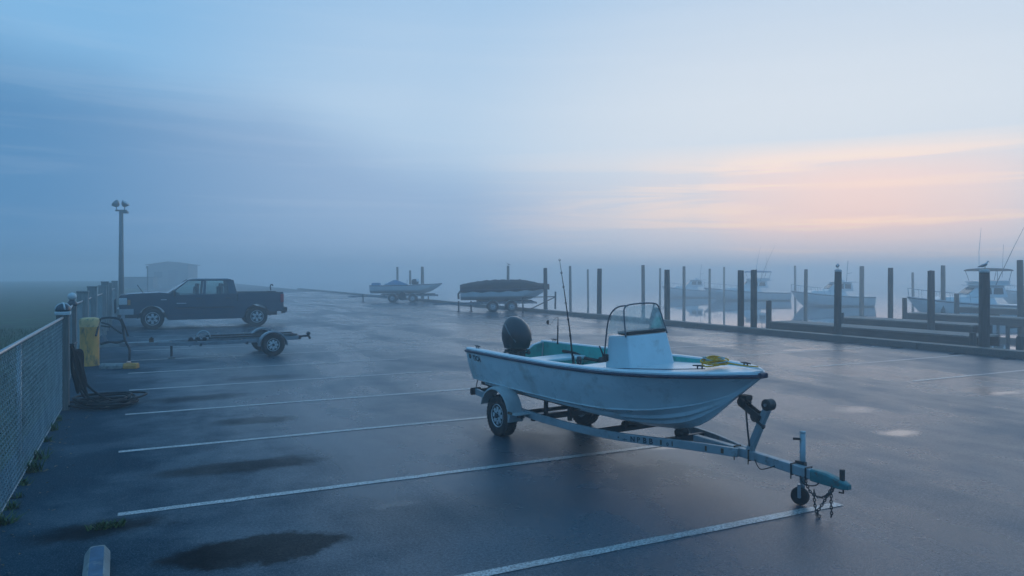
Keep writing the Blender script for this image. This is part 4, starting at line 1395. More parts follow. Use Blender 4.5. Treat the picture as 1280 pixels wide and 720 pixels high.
mp2 = MB(); mp2.loft([cowl_ring(MX, MY, z, rx, ry) for z, rx, ry in ((.86, .09, .07), (.93, .12, .09), (1.0, .15, .11), (1.02, .13, .10))]); mp2.build('motor_pan', mot_m, mot, auto=45)
br = MB()
for sg in (-1, 1):
    br.box((-.80, MY + sg * .09, .93), (.13, .035, .16))
    br.tube([(-.72, MY + sg * .09, .96), (-.62, MY + sg * .09, .97)], .012, 6)
    br.lathe([(.03, -.006), (.03, .006)], 8, (-.62, MY + sg * .09, .97), 'X')
br.box((-.83, MY, 1.0), (.10, .32, .035))
br.tube([(-.80, MY - .22, .985), (-.80, MY + .22, .985)], .013, 6)
br.tube(smooth_path([(-.74, MY - .14, 1.0), (-.62, MY - .22, 1.02), (-.56, MY - .28, 1.07), (-.55, MY - .28, 1.11)]), .012, 6)
br.build('clamp_bracket', mot_m, mot, bevel=0.004)
lg = MB()
lg.loft([cowl_ring(cx, MY, z, rx, ry, 0, 12) for cx, z, rx, ry in ((-.93, .92, .085, .06), (-.96, .7, .07, .045), (-.98, .5, .065, .035), (-.99, .40, .06, .03))])
lg.box((-1.0, MY, .50), (.26, .14, .014))
lg.lathe([(.01, -.17), (.035, -.10), (.045, .02), (.035, .12), (.018, .15)], 12, (-1.0, MY, .36), 'X')
lg.loft([[Vector((-1.05, MY - .006, .33)), Vector((-.94, MY - .006, .33)), Vector((-.94, MY + .006, .33)), Vector((-1.05, MY + .006, .33))], [Vector((-1.06, MY - .003, .21)), Vector((-1.0, MY - .003, .21)), Vector((-1.0, MY + .003, .21)), Vector((-1.06, MY + .003, .21))]])
lg.build('leg', mot_m, mot, auto=40)
pr_ = MB()
for k in range(3):
    a = 2 * PI * k / 3
    d = Vector((0, math.cos(a), math.sin(a))); e = Vector((0, -math.sin(a), math.cos(a)))
    c0 = Vector((-1.16, MY, .36))
    pr_.add([c0 + d * .03 - e * .02, c0 + d * .03 + e * .02 + Vector((.03, 0, 0)), c0 + d * .11 + e * .05 + Vector((.03, 0, 0)), c0 + d * .115 - e * .03], [(0, 1, 2, 3)])
pr_.lathe([(.03, -.05), (.03, .05)], 8, (-1.16, MY, .36), 'X')
pr_.build('propeller', mot_m, mot)
tag(skiff, 'white open skiff with teal inside, console and dark outboard motor, on the near trailer', 'boat')

# rope on the foredeck
rope_y = mat('yellow_rope', (0.98, 0.38, 0.02), 0.75, var=0.35, vscale=30, bump=0.5, bscale=120)
def boat_pt(x, y, z):
    return Matrix.Translation(TA) @ skiff.rotation_euler.to_matrix().to_4x4() @ Vector((x, y, z))
rp = boat_pt(3.10, -.06, 1.195)
rope = empty('rope_coil', rp, HEAD)
rnd = random.Random(9)
rope_w = mat('pale_rope', (0.42, 0.46, 0.44), 0.8, var=0.3, vscale=30)
for k in range(11):
    cx, cy = rnd.uniform(-.03, .03), rnd.uniform(-.045, .045)
    a_, b_ = rnd.uniform(.055, .10), rnd.uniform(.08, .155)
    ph = rnd.uniform(0, 6)
    pts = [(cx + a_ * math.cos(t) + .012 * math.sin(3 * t + ph), cy + b_ * math.sin(t) + .014 * math.cos(2 * t + ph), .010 + .0062 * k + .010 * math.sin(2 * t + ph)) for t in [2 * PI * j / 30 for j in range(30)]]
    MB().tube(pts, 0.0075, 6, closed=True).build('loop', rope_w if k in (4, 9) else rope_y, rope, smooth=True)
MB().tube(smooth_path([(.05, .1, .03), (.15, .16, .012), (.26, .2, .006), (.32, .26, .002)]), 0.007, 6).build('tail', rope_y, rope, smooth=True)
tag(rope, 'yellow rope coiled loosely on the skiff foredeck', 'rope')

# fishing rods
rod_m = mat('rod_black', (0.015, 0.016, 0.018), 0.4)
def pix3(px, py, d):
    return Vector(((px - 640) / FPX * d, d, CAM_H - (py - HZ) * d / FPX))
rb = pix3(718.5, 461, 8.95)
rod = empty('fishing_rod', rb, 0)
tipp = pix3(699.5, 325, 9.1) - rb
MB().tube([(0, 0, -.14), tipp * .35 + Vector((.004, 0, 0)), tipp * .7 + Vector((.004, 0, 0)), tipp], [.013, .009, .006, .0025], 8).build('rod', rod_m, rod, smooth=True)
hd = MB(); hd.tube([Vector((0, 0, -.14)), tipp * .12], .016, 8); hd.build('grip', M['black'], rod, smooth=True)
rl = MB(); rl.lathe([(.02, -.03), (.05, -.025), (.055, 0), (.05, .025), (.02, .03)], 14, (.05, -.02, .10), 'X'); rl.tube([(.02, 0, .10), (.05, -.02, .10)], .012, 6); rl.tube([(.05, -.06, .10), (.05, -.09, .06)], .008, 6)
rl.build('reel', M['dark_metal'], rod, smooth=True)
gd = MB()
for t in (.3, .45, .6, .75, .88, 1.0):
    p = tipp * t
    gd.tube([(p.x + .012 * math.cos(2 * PI * j / 8), p.y - .012 + .002, p.z + .012 * math.sin(2 * PI * j / 8)) for j in range(8)], .0025, 4, closed=True)
gd.build('line_guide', M['dark_metal'], rod)
tag(rod, 'long thin fishing rod leaning up from the skiff cockpit', 'fishing rod')
rb = pix3(697, 425, 10.75)
rod2 = empty('fishing_rod', rb, 0)
t2 = pix3(697.6, 396, 10.75) - rb
MB().tube([(0, 0, -.06), t2 * .5, t2], [.012, .010, .004], 8).build('rod', rod_m, rod2, smooth=True)
ar = pix3(683.5, 403, 10.75) - rb
MB().tube(smooth_path([t2, t2 * .9 + Vector((-.05, 0, 0)), ar + Vector((.05, 0, -.03)), ar]), .0025, 5).build('wire_arm', rod_m, rod2)
MB().loft([[ar + Vector((0, 0, s * .032)) + Vector((k, e, 0)) for k, e in ((.03, -.008), (.03, .008), (-.012 + abs(s) * .02, .008), (-.012 + abs(s) * .02, -.008))] for s in (-1, -.3, .3, 1)]).build('lure', rod_m, rod2)
tag(rod2, 'short stub rod with a dangling lure at the skiff port gunwale', 'fishing rod')

# ------------------------------------------------------------------ the trailer under it
tr_m = mat('trailer_paint', (0.30, 0.36, 0.385), 0.45, 0.25, var=0.15, vscale=5, dirt=(0.13, 0.07, 0.035), dirt_amt=0.16, dscale=7, bump=0.2, bscale=50)
coup_m = mat('teal_coupler_paint', (0.03, 0.19, 0.20), 0.5, 0.2, var=0.25, vscale=14, dirt=(0.10, 0.06, 0.04), dirt_amt=0.2, dscale=15)
rust = mat('rusty_band', (0.13, 0.07, 0.035), 0.8, 0.2, var=0.4, vscale=18)
fend_m = mat('fender_paint', (0.42, 0.47, 0.48), 0.45, 0.1, var=0.12, vscale=6, dirt=(0.20, 0.13, 0.08), dirt_amt=0.12, dscale=6)
trl = empty('boat_trailer', TA, HEAD)
SIDE = [(-1.0, .50, .425), (-.55, .53, .405), (-.1, .565, .37), (.35, .58, .345), (.8, .585, .332), (1.3, .57, .33), (1.75, .535, .334), (2.1, .48, .342), (2.45, .385, .355), (2.8, .265, .368), (3.1, .155, .370), (3.36, .062, .368)]
for sg in (-1, 1):
    path_bar([(x, sg * y, z) for x, y, z in SIDE], .045, .085).build('side_beam', tr_m, trl, bevel=0.005)
path_bar([(2.75, 0, .385), (3.4, 0, .366), (4.0, 0, .335), (4.26, 0, .322)], .075, .085).build('tongue', tr_m, trl, bevel=0.006)
for x, z, hw in ((-1.0, .425, .56), (.55, .30, .58), (1.72, .325, .52), (2.55, .345, .33)):
    path_bar([(x, -hw, z), (x, hw, z)], .05, .07).build('crossmember', M['dark_metal'], trl, bevel=0.004)
for sg in (-1, 1):
    for x in (3.42, 3.56):
        pass
for x in (3.30, 3.47, 3.95, 4.10):
    z = lerp_tab([(2.75, .385), (3.4, .366), (4.0, .335), (4.26, .322)], x)
    b = MB()
    b.tube([(x, -.045, z - .05), (x, .045, z - .05), (x, .045, z + .05), (x, -.045, z + .05)], .008, 6, closed=True)
    b.tube([(x, -.046, z - .05), (x, -.046, z - .085)], .006, 5)
    b.build('u_bolt', rust if x < 3.6 else M['dark_metal'], trl)
MB().tube([(0, -.62, .262), (0, .62, .262)], .028, 10).build('axle', M['dark_metal'], trl, smooth=True)
for sg in (-1, 1):
    sp = MB()
    for k in range(4):
        sp.tube(smooth_path([(-.38 + .05 * k, sg * .555, .30 - .012 * k), (0, sg * .555, .245 - .012 * k), (.38 - .05 * k, sg * .555, .30 - .012 * k)], 5), .012, 4)
    sp.build('leaf_spring', M['dark_metal'], trl)
    wheel(trl, (0, sg * .68, .262), .262, .165, .152, sg, 8, 5)
    fr_ = MB()
    FCX, FCZ, FR = 0.0, .262, .335
    prof = []
    for k in range(15):
        a = R(-8) + (PI + R(8) - R(14)) * k / 14
        prof.append((FCX + FR * math.cos(a) * 1.06, FCZ + FR * math.sin(a) * 1.06 + .02))
    prof = [(.47, .345), (.40, .345)] + prof
    rg = []
    for x, z in prof:
        nx, nz = x - FCX, z - FCZ
        l = math.hypot(nx, nz)
        nx, nz = nx / l, nz / l
        y0, y1 = sg * .585, sg * .805
        rg.append([Vector((x - nx * .012, y1, z - nz * .03)), Vector((x, y1 - sg * .004, z - nz * .006)), Vector((x + nx * .004, y1 - sg * .03, z + nz * .004)), Vector((x + nx * .004, y0, z + nz * .004)), Vector((x - nx * .004, y0, z - nz * .004)), Vector((x - nx * .004, y1 - sg * .03, z - nz * .004)), Vector((x - nx * .008, y1 - sg * .010, z - nz * .012)), Vector((x - nx * .016, y1 - sg * .006, z - nz * .032))])
    fr_.loft(rg)
    f = fr_.build('fender', fend_m, trl, auto=40)
    MB().box((.46, sg * .70, .352), (.16, .215, .012)).build('step', fend_m, f)
    MB().box((.40, sg * .808, .36), (.10, .008, .03)).build('rust_streak', rust, f)
    MB().box((.48, sg * .70, .325), (.10, .05, .04)).build('bracket', M['dark_metal'], f)
    # bunks
    bk = MB()
    y = .36
    bk.loft([[Vector((x, sg * (y - .05), z - .05)), Vector((x, sg * (y + .05), z - .03)), Vector((x, sg * (y + .05), z + .012)), Vector((x, sg * (y - .05), z - .012))] for x, z in ((-1.0, .548), (.2, .538), (1.2, .530))])
    bk.build('bunk', mat('bunk_carpet', (0.02, 0.02, 0.022), 0.95), trl)
    for x in (-.85, .55, 1.05):
        z0 = lerp_tab([(-1.0, .425), (.55, .33), (1.2, .33)], x)
        MB().box((x, sg * y, (z0 + .50) / 2), (.05, .035, .50 - z0)).build('bunk_bracket', M['dark_metal'], trl)
    # tail lamp
    tl = MB().box((-1.03, sg * .50, .43), (.035, .14, .075)).build('tail_lamp', mat('red_lens', (0.25, 0.02, 0.02), 0.25), trl, bevel=0.008)
    MB().box((-1.0, sg * .50, .43), (.03, .16, .10)).build('lamp_box', M['black'], tl)
    # tie-down strap
    MB().tube([(-.905, sg * .50, .70), (-1.0, sg * .50, .46)], .007, 5).build('strap', M['black'], trl)
# keel roller
kr = MB()
kr.lathe([(.012, -.09), (.05, -.085), (.038, -.03), (.034, 0), (.038, .03), (.05, .085), (.012, .09)], 14, (1.72, 0, .358), 'Y')
kr.build('keel_roller', M['black'], trl, smooth=True)
kr = MB(); kr.lathe([(.012, -.07), (.045, -.065), (.034, 0), (.045, .065), (.012, .07)], 14, (2.55, 0, .415), 'Y'); kr.build('keel_roller', M['black'], trl, smooth=True)
# winch post with bow stop
wp = path_bar([(3.44, 0, .37), (3.50, 0, .50), (3.60, 0, .72), (3.672, 0, .865)], .06, .062).build('winch_post', tr_m, trl, bevel=0.006)
MB().lathe([(.045, -.045), (.055, -.04), (.055, .04), (.045, .045)], 16, (3.672, 0, .875), 'Y').build('pulley', M['dark_metal'], wp, auto=40)
MB().lathe([(.014, -.06), (.014, .06)], 8, (3.672, 0, .875), 'Y').build('pulley_pin', M['galv'], wp)
b = MB()
for sg in (-1, 1):
    b.bar((3.60, sg * .034, .73), (3.35, sg * .034, .855), .012, .06)
b.build('bow_stop_arm', M['dark_metal'], wp)
b = MB(); b.lathe([(.02, -.055), (.048, -.05), (.036, 0), (.048, .05), (.02, .055)], 14, (3.385, 0, .862), 'Y'); b.build('bow_roller', M['black'], wp, smooth=True)
MB().box((3.40, 0, .905), (.10, .10, .05)).build('bow_block', M['black'], wp, bevel=0.012)
MB().tube([(3.43, -.03, .80), (3.455, -.035, .60), (3.475, -.032, .45)], .009, 6).build('brace', M['dark_metal'], wp)
b = MB(); b.lathe([(.05, -.05), (.05, -.04), (.03, -.035), (.03, .035), (.05, .04), (.05, .05)], 14, (3.545, 0, .745), 'Y'); b.build('winch_drum', M['dark_metal'], wp, auto=40)
b = MB(); b.tube([(3.56, -.06, .72), (3.66, -.09, .69), (3.70, -.09, .685)], .012, 6); b.tube([(3.68, -.09, .685), (3.72, -.14, .685)], .017, 6); b.build('winch_crank', M['dark_metal'], wp, smooth=True)
MB().tube(smooth_path([(3.545, .0, .79), (3.45, 0, .86), (3.37, 0, .90)]), .006, 5).build('winch_strap', M['black'], wp)
# jack with wheel
JX, JY = 3.985, .075
jk = MB(); jk.tube([(JX, JY, .20), (JX, JY, .665)], .026, 12); jk.build('jack', tr_m, trl, smooth=True)
jack = bpy.data.objects[trl.children[-1].name]
MB().lathe([(.028, .66), (.028, .672), (.01, .675)], 12, (JX, JY, 0)).build('jack_cap', fend_m, jack, smooth=True)
MB().tube([(JX, JY, .60), (JX - .03, JY - .05, .605), (JX - .05, JY - .07, .605)], .012, 6).build('jack_handle', M['black'], jack)
MB().tube([(JX, JY, .13), (JX, JY, .25)], .020, 10).build('inner_tube', M['galv'], jack, smooth=True)
MB().box((JX, .05, .335), (.10, .04, .14)).build('jack_bracket', M['dark_metal'], jack, bevel=0.005)
rz = R(24)
wc = Vector((JX - .02, JY - .01, .082))
b = MB(); b.lathe([(.03, -.026), (.07, -.028), (.08, -.018), (.082, 0), (.08, .018), (.07, .028), (.03, .026)], 24, (0, 0, 0), 'Y')
q = Matrix.Translation(wc) @ Matrix.Rotation(rz, 4, 'Z')
b.v = [tuple(q @ Vector(p)) for p in b.v]
jw = b.build('jack_wheel', M['tyre'], trl, auto=40)
b = MB(); b.lathe([(.016, -.034), (.016, .034)], 10, (0, 0, 0), 'Y'); b.box((0, .036, .05), (.03, .006, .12)); b.box((0, -.036, .05), (.03, .006, .12)); b.box((0, 0, .105), (.03, .078, .006))
b.v = [tuple(q @ Vector(p)) for p in b.v]
b.build('fork', M['galv'], jw)
# coupler
cp = MB()
cp.loft([[Vector((x, -w, zb)), Vector((x, w, zb)), Vector((x, w, zt - .012)), Vector((x, w * .7, zt)), Vector((x, -w * .7, zt)), Vector((x, -w, zt - .012))] for x, w, zb, zt in ((4.14, .042, .275, .378), (4.26, .045, .272, .378), (4.33, .040, .27, .366), (4.39, .044, .268, .352), (4.45, .043, .27, .338), (4.50, .026, .275, .318))])
cpl = cp.build('coupler', coup_m, trl, bevel=0.006)
MB().box((4.43, 0, .385), (.035, .035, .10)).build('latch', M['dark_metal'], cpl, bevel=0.006)
MB().tube([(4.44, 0, .27), (4.44, 0, .235), (4.40, 0, .232)], .008, 6).build('hitch_pin', M['dark_metal'], cpl)
def chain(pts, name, parent, step=.024, r=.0045):
    pts = smooth_path(pts, 10)
    ln = [0.0]
    for a, c in zip(pts, pts[1:]):
        ln.append(ln[-1] + (c - a).length)
    m = MB()
    k = 0
    s = 0.0
    while s < ln[-1]:
        i = max(j for j in range(len(ln)) if ln[j] <= s)
        i = min(i, len(pts) - 2)
        t = (s - ln[i]) / max(1e-6, ln[i + 1] - ln[i])
        p = pts[i].lerp(pts[i + 1], t)
        d = (pts[i + 1] - pts[i]).normalized()
        n1 = d.orthogonal().normalized(); n2 = d.cross(n1)
        w = n1 if k % 2 else n2
        m.tube([p + d * (.017 * math.cos(2 * PI * j / 8)) + w * (.010 * math.sin(2 * PI * j / 8)) for j in range(8)], r, 4, closed=True)
        s += step; k += 1
    return m.build(name, M['dark_metal'], parent)
chain([(4.10, -.05, .29), (4.17, -.07, .19), (4.28, -.08, .17), (4.35, -.06, .22), (4.38, -.04, .27)], 'safety_chain', trl)
chain([(4.20, -.06, .20), (4.22, -.08, .10), (4.26, -.10, .02), (4.30, -.10, .012)], 'safety_chain', trl)
chain([(4.36, -.045, .27), (4.365, -.06, .15), (4.37, -.06, .05), (4.36, -.06, .015)], 'safety_chain', trl)
chain([(4.36, -.05, .26), (4.31, -.08, .14), (4.27, -.10, .06), (4.26, -.105, .02)], 'safety_chain', trl)
MB().tube(smooth_path([(3.55, -.05, .34), (3.62, -.06, .27), (3.72, -.055, .30), (3.78, -.05, .33)]), .005, 5).build('wiring', M['black'], trl)
MB().tube(smooth_path([(4.05, -.05, .30), (4.10, -.06, .24), (4.2, -.06, .25), (4.24, -.05, .28)]), .006, 5).build('wiring', M['black'], trl)
# decal letters on the starboard beam
def beam_frame(x, z_off=0.0):
    t = [(a, b) for a, b, _ in SIDE]; zt_ = [(a, c) for a, _, c in SIDE]
    y = lerp_tab(t, x); dy = (lerp_tab(t, x + .12) - y) / .12
    z = lerp_tab(zt_, x); dz_ = (lerp_tab(zt_, x + .12) - z) / .12
    X = Vector((1, -dy, dz_)).normalized(); Z0 = Vector((0, 0, 1)); N = X.cross(Z0).normalized(); Z = N.cross(X)
    m_ = Matrix((X, Z, N)).transposed().to_4x4()
    m_.translation = Vector((x, -y, z + z_off)) + N * .0242
    return m_
for x, s, sz_ in ((2.09, '\u2022', .07), (2.15, '~r~', .04), (2.25, 'N', .075), (2.33, 'P', .075), (2.40, 'B', .08), (2.47, 'B', .08), (2.66, '0', .05)):
    text_mesh(s, sz_, 'decal_letter', mark_m, trl, beam_frame(x, -.027))
for x, w in ((2.60, .02), (2.72, .012), (3.06, .02), (3.22, .03)):
    b = MB().box((0, 0, 0), (w, .05, .0012))
    mx = beam_frame(x)
    b.v = [tuple(mx @ Vector(p)) for p in b.v]
    b.build('rust_band', rust, trl)
tag(trl, 'pale blue single-axle boat trailer with winch post and jack wheel under the skiff', 'boat trailer')

# ================================================================== PICKUP
paint = mat('dark_blue_truck_paint', (0.016, 0.045, 0.075), 0.25, 0.1, var=0.08, vscale=2, coat=0.6, dirt=(0.03, 0.05, 0.07), dirt_amt=0.2, dscale=2.5)
chrome = mat('dull_chrome', (0.45, 0.47, 0.5), 0.28, 0.55, var=0.1, vscale=5)
alloy = mat('alloy_wheel', (0.52, 0.54, 0.56), 0.35, 0.2, var=0.1, vscale=8)
trim = mat('black_trim', (0.015, 0.016, 0.018), 0.5)
def thin_glass(name, tint, ior=1.5):
    m = bpy.data.materials.new(name)
    m.use_nodes = True
    t = m.node_tree
    t.nodes.clear()
    o = t.nodes.new('ShaderNodeOutputMaterial')
    a = t.nodes.new('ShaderNodeBsdfTransparent'); a.inputs[0].default_value = (*tint, 1)
    g = t.nodes.new('ShaderNodeBsdfGlossy'); g.inputs['Roughness'].default_value = 0.03
    f = t.nodes.new('ShaderNodeFresnel'); f.inputs['IOR'].default_value = ior
    x = t.nodes.new('ShaderNodeMixShader')
    t.links.new(f.outputs[0], x.inputs[0]); t.links.new(a.outputs[0], x.inputs[1]); t.links.new(g.outputs[0], x.inputs[2])
    t.links.new(x.outputs[0], o.inputs['Surface'])
    return m
glass = thin_glass('car_glass', (0.72, 0.84, 0.82), 1.9)
truck_c = ray(254, 30.1)
truck = empty('pickup_truck', truck_c, GA + PI)
WF, WR, WRAD = 1.86, -1.95, 0.405
def arch(cx, r, n=10, rev=False):
    pts = [(cx + r * math.cos(PI * k / n), 0.42 + r * math.sin(PI * k / n)) for k in range(n + 1)]
    return pts
# main body: side outline with wheel arches, lofted over the width so that the sides tuck in
def body_poly():
    p = [(2.93, .58), (2.98, .70), (2.99, 1.22), (2.94, 1.32), (2.55, 1.365), (1.60, 1.41), (1.36, 1.38), (1.24, 1.31), (-1.20, 1.31), (-1.20, 1.02), (-2.99, 1.02), (-2.99, .62)]
    p += [(WR - .50, .58)] + [(x, z) for x, z in reversed(arch(WR, .49))] + [(WR + .50, .38), (WR + .56, .34)]
    p += [(WF - .58, .34), (WF - .50, .38)] + [(x, z) for x, z in reversed(arch(WF, .49))] + [(WF + .50, .56)]
    return p
def slab(poly, ys):
    m = MB()
    rings = []
    for y, s in ys:
        rings.append([Vector((x, y, 1.0 + (z - 1.0) * s)) for x, z in poly])
    m.loft(rings)
    return m
bp0 = body_poly()
m = slab(bp0, [(-.985, 1.0), (.985, 1.0)])
body = m.build('body', paint, truck, bevel=0.06, seg=3)
# bed: two sides, headboard, floor
for sg in (-1, 1):
    MB().box((-2.095, sg * .90, 1.18), (1.78, .16, .36)).build('bed_side', paint, truck, bevel=0.03)
    MB().box((-2.095, sg * .90, 1.366), (1.76, .13, .02)).build('bed_rail', trim, truck)
    # flares round the arches
    for cx in (WF, WR):
        pts = [(cx + .505 * math.cos(a), sg * .988, .42 + .505 * math.sin(a)) for a in [PI * k / 14 for k in range(15)]]
        MB().tube(pts, .022, 6).build('arch_flare', paint, truck, smooth=True)
MB().box((-1.24, 0, 1.18), (.06, 1.7, .36)).build('bed_headboard', paint, truck)
MB().box((-2.97, 0, 1.09), (.06, 1.72, .54)).build('tailgate', paint, truck, bevel=0.015)
# cab
MB().loft([[Vector((x, y, z)) for x, y in ((.58, -.74), (.58, .74), (-1.0, .74), (-1.0, -.74))] for z in (1.865, 1.90)] + [[Vector((.40, -.66, 1.935)), Vector((.40, .66, 1.935)), Vector((-.86, .66, 1.935)), Vector((-.86, -.66, 1.935))]]).build('roof', paint, truck, bevel=0.03)
for sg in (-1, 1):
    for (xb, xt, w) in ((1.33, .58, .075), (.03, -.02, .10), (-1.12, -.97, .20)):
        m = MB()
        m.loft([[Vector((xb + w / 2, sg * .93, 1.27)), Vector((xb - w / 2, sg * .93, 1.27)), Vector((xb - w / 2, sg * .86, 1.27)), Vector((xb + w / 2, sg * .86, 1.27))],
                [Vector((xt + w / 2, sg * .765, 1.885)), Vector((xt - w / 2, sg * .765, 1.885)), Vector((xt - w / 2, sg * .70, 1.885)), Vector((xt + w / 2, sg * .70, 1.885))]])
        m.build('pillar', paint, truck, bevel=0.012)
    # belt and cant rails
    MB().bar((1.32, sg * .925, 1.295), (-1.15, sg * .925, 1.31), .07, .05).build('belt_rail', paint, truck)
    MB().bar((.58, sg * .745, 1.872), (-.98, sg * .745, 1.872), .06, .05).build('cant_rail', paint, truck)
    # rear quarter behind the rear door window
    q = MB(); q.add([(-.88, sg * .922, 1.29), (-1.14, sg * .922, 1.29), (-1.04, sg * .758, 1.88), (-.82, sg * .758, 1.88)], [(0, 1, 2, 3)]); q.build('quarter_panel', paint, truck)
    for (a, b, at, bt) in ((1.22, .09, .52, .04), (-.04, -.87, -.08, -.81)):
        q = MB(); q.add([(a, sg * .912, 1.315), (b, sg * .912, 1.315), (bt, sg * .762, 1.86), (at, sg * .762, 1.86)], [(0, 1, 2, 3)])
        q.build('side_window', glass, truck)
    # door seams, handles, mirrors
    for x in (1.30, .03, -1.0):
        MB().box((x, sg * .984, .92), (.014, .012, .84)).build('door_seam', trim, truck)
    MB().box((.15, sg * .984, .52), (2.3, .012, .014)).build('door_seam', trim, truck)
    for x in (.22, -.85):
        MB().box((x, sg * 1.0, 1.17), (.20, .035, .045)).build('door_handle', trim, truck, bevel=0.01)
    mr = MB().box((1.10, sg * 1.10, 1.36), (.10, .20, .24)).build('mirror', trim, truck, bevel=0.03)
    MB().bar((1.10, sg * .94, 1.30), (1.10, sg * 1.05, 1.33), .05, .05).build('mirror_arm', trim, mr)
    MB().box((1.47, sg * .988, 1.13), (.20, .012, .035)).build('badge', chrome, truck)
    MB().box((.85, sg * .986, .98), (.34, .010, .03)).build('badge', chrome, truck)
    MB().box((.0, sg * .99, .80), (2.2, .02, .05)).build('side_moulding', trim, truck, bevel=0.006)
    MB().bar((1.2, sg * .90, .40), (-1.3, sg * .90, .40), .12, .05).build('running_board', trim, truck)
    # lamps
    hl = MB().box((2.86, sg * .83, 1.08), (.28, .36, .26)).build('headlight', mat('headlamp_lens', (0.55, 0.58, 0.60), 0.12, coat=0.5), truck, bevel=0.03)
    MB().box((2.66, sg * .988, 1.04), (.10, .03, .20)).build('indicator', mat('amber_lens', (0.45, 0.16, 0.03), 0.2), truck, bevel=0.01)
    MB().box((-2.93, sg * .945, 1.13), (.13, .11, .34)).build('tail_light', mat('tail_red', (0.42, 0.02, 0.03), 0.22), truck, bevel=0.015)
    wheel(truck, (WF, sg * .86, WRAD), WRAD, .26, .255, sg, 6, 6, alloy)
    wheel(truck, (WR, sg * .86, WRAD), WRAD, .26, .255, sg, 6, 6, alloy)
q = MB(); q.add([(1.36, -.86, 1.34), (1.36, .86, 1.34), (.62, .70, 1.86), (.62, -.70, 1.86)], [(0, 1, 2, 3)]); q.build('windscreen', glass, truck)
q = MB(); q.add([(-1.17, -.80, 1.36), (-1.17, .80, 1.36), (-1.02, .68, 1.85), (-1.02, -.68, 1.85)], [(0, 1, 2, 3)]); q.build('rear_window', glass, truck)
# front
g = MB().box((2.96, 0, 1.03), (.10, 1.16, .38)).build('grille', trim, truck, bevel=0.02)
for zz in (.90, .98, 1.06):
    MB().box((3.005, 0, zz), (.03, 1.12, .025)).build('grille_bar', chrome, g)
MB().box((3.005, 0, .98), (.04, .05, .30)).build('grille_bar', chrome, g)
bm_ = MB(); bm_.loft([[Vector((x, y, .58)), Vector((x - .16, y, .58)), Vector((x - .16, y, .80)), Vector((x, y, .80))] for x, y in ((2.66, -1.01), (2.98, -1.0), (3.08, -.6), (3.10, 0), (3.08, .6), (2.98, 1.0), (2.66, 1.01))])
bm_.build('front_bumper', chrome, truck, bevel=0.02)
MB().box((3.0, 0, .50), (.12, 1.5, .12)).build('air_dam', trim, truck, bevel=0.02)
rb_ = MB().box((-3.05, 0, .66), (.18, 1.90, .20)).build('rear_bumper', trim, truck, bevel=0.02)
MB().box((-3.14, 0, .50), (.16, .10, .08)).build('tow_hitch', M['dark_metal'], rb_)
# brush guard ring at the nose and whip antenna on the wing
MB().tube(smooth_path([(2.1, .78, 1.26), (2.22, .80, 1.45), (2.38, .82, 1.70)]), .012, 6).build('antenna', trim, truck)
MB().tube([(3.13, .55, .62), (3.15, .56, 1.12), (3.15, .30, 1.14), (3.13, .28, .62)], .025, 8).build('brush_guard', trim, truck, smooth=True)
MB().tube([(3.13, -.55, .62), (3.15, -.56, 1.12), (3.15, -.30, 1.14), (3.13, -.28, .62)], .025, 8).build('brush_guard', trim, truck, smooth=True)
# chassis, axles
ch = MB()
for sg in (-1, 1):
    ch.box((0, sg * .45, .50), (5.6, .09, .15))
ch.build('chassis', M['dark_metal'], truck)
for x in (WF, WR):
    MB().tube([(x, -.8, .405), (x, .8, .405)], .06, 8).build('axle', M['dark_metal'], truck)
MB().tube([(-.6, .35, .36), (-2.2, .4, .38)], .05, 8).build('exhaust', M['dark_metal'], truck)
# seats
for x in (.45, -.45):
    for y in (-.42, .42):
        s = MB().box((x - .18, y, 1.36), (.16, .5, .5)).build('seat', trim, truck, bevel=0.05)
        MB().box((x - .22, y, 1.66), (.10, .26, .16)).build('headrest', trim, s, bevel=0.04)
MB().box((1.05, 0, 1.33), (.3, 1.5, .12)).build('dashboard', trim, truck, bevel=0.03)
# winch hook in the bed
hk = MB(); hk.box((-2.55, .55, 1.39), (.34, .14, .05)); hk.tube(smooth_path([(-2.55, .55, 1.44), (-2.53, .55, 1.58), (-2.56, .55, 1.68), (-2.62, .55, 1.66), (-2.62, .55, 1.62)]), .025, 6)
hk.build('bed_hook', M['dark_metal'], truck)
tag(truck, 'dark blue crew cab pickup truck parked nose to the fence', 'pickup truck')

# ================================================================== EMPTY TRAILER in front of the pickup
EA = gpx(341, 444.5)
et = empty('boat_trailer', EA, GA + PI + R(2))
# local x towards the tongue (left in the view), its near wheel at y = +0.0
WY = [0.0, -1.45]
e_galv = mat('old_galvanised', (0.25, 0.28, 0.31), 0.5, 0.5, var=0.25, vscale=4, dirt=(0.13, 0.08, 0.05), dirt_amt=0.2, dscale=6)
for y, sd_ in zip(WY, (1, -1)):
    wheel(et, (0, y, .285), .285, .18, .165, sd_, 8, 5)
    rg = []
    for k in range(13):
        a = R(-4) + (PI + R(8)) * k / 12
        x, z = .36 * math.cos(a), .285 + .355 * math.sin(a)
        nx, nz = math.cos(a), math.sin(a)
        rg.append([Vector((x, y - .12, z)), Vector((x, y + .12, z)), Vector((x - nx * .03, y + .125, z - nz * .03)), Vector((x - nx * .012, y + .11, z - nz * .012)), Vector((x - nx * .012, y - .11, z - nz * .012)), Vector((x - nx * .03, y - .125, z - nz * .03))])
    MB().loft(rg).build('fender', e_galv, et, auto=40)
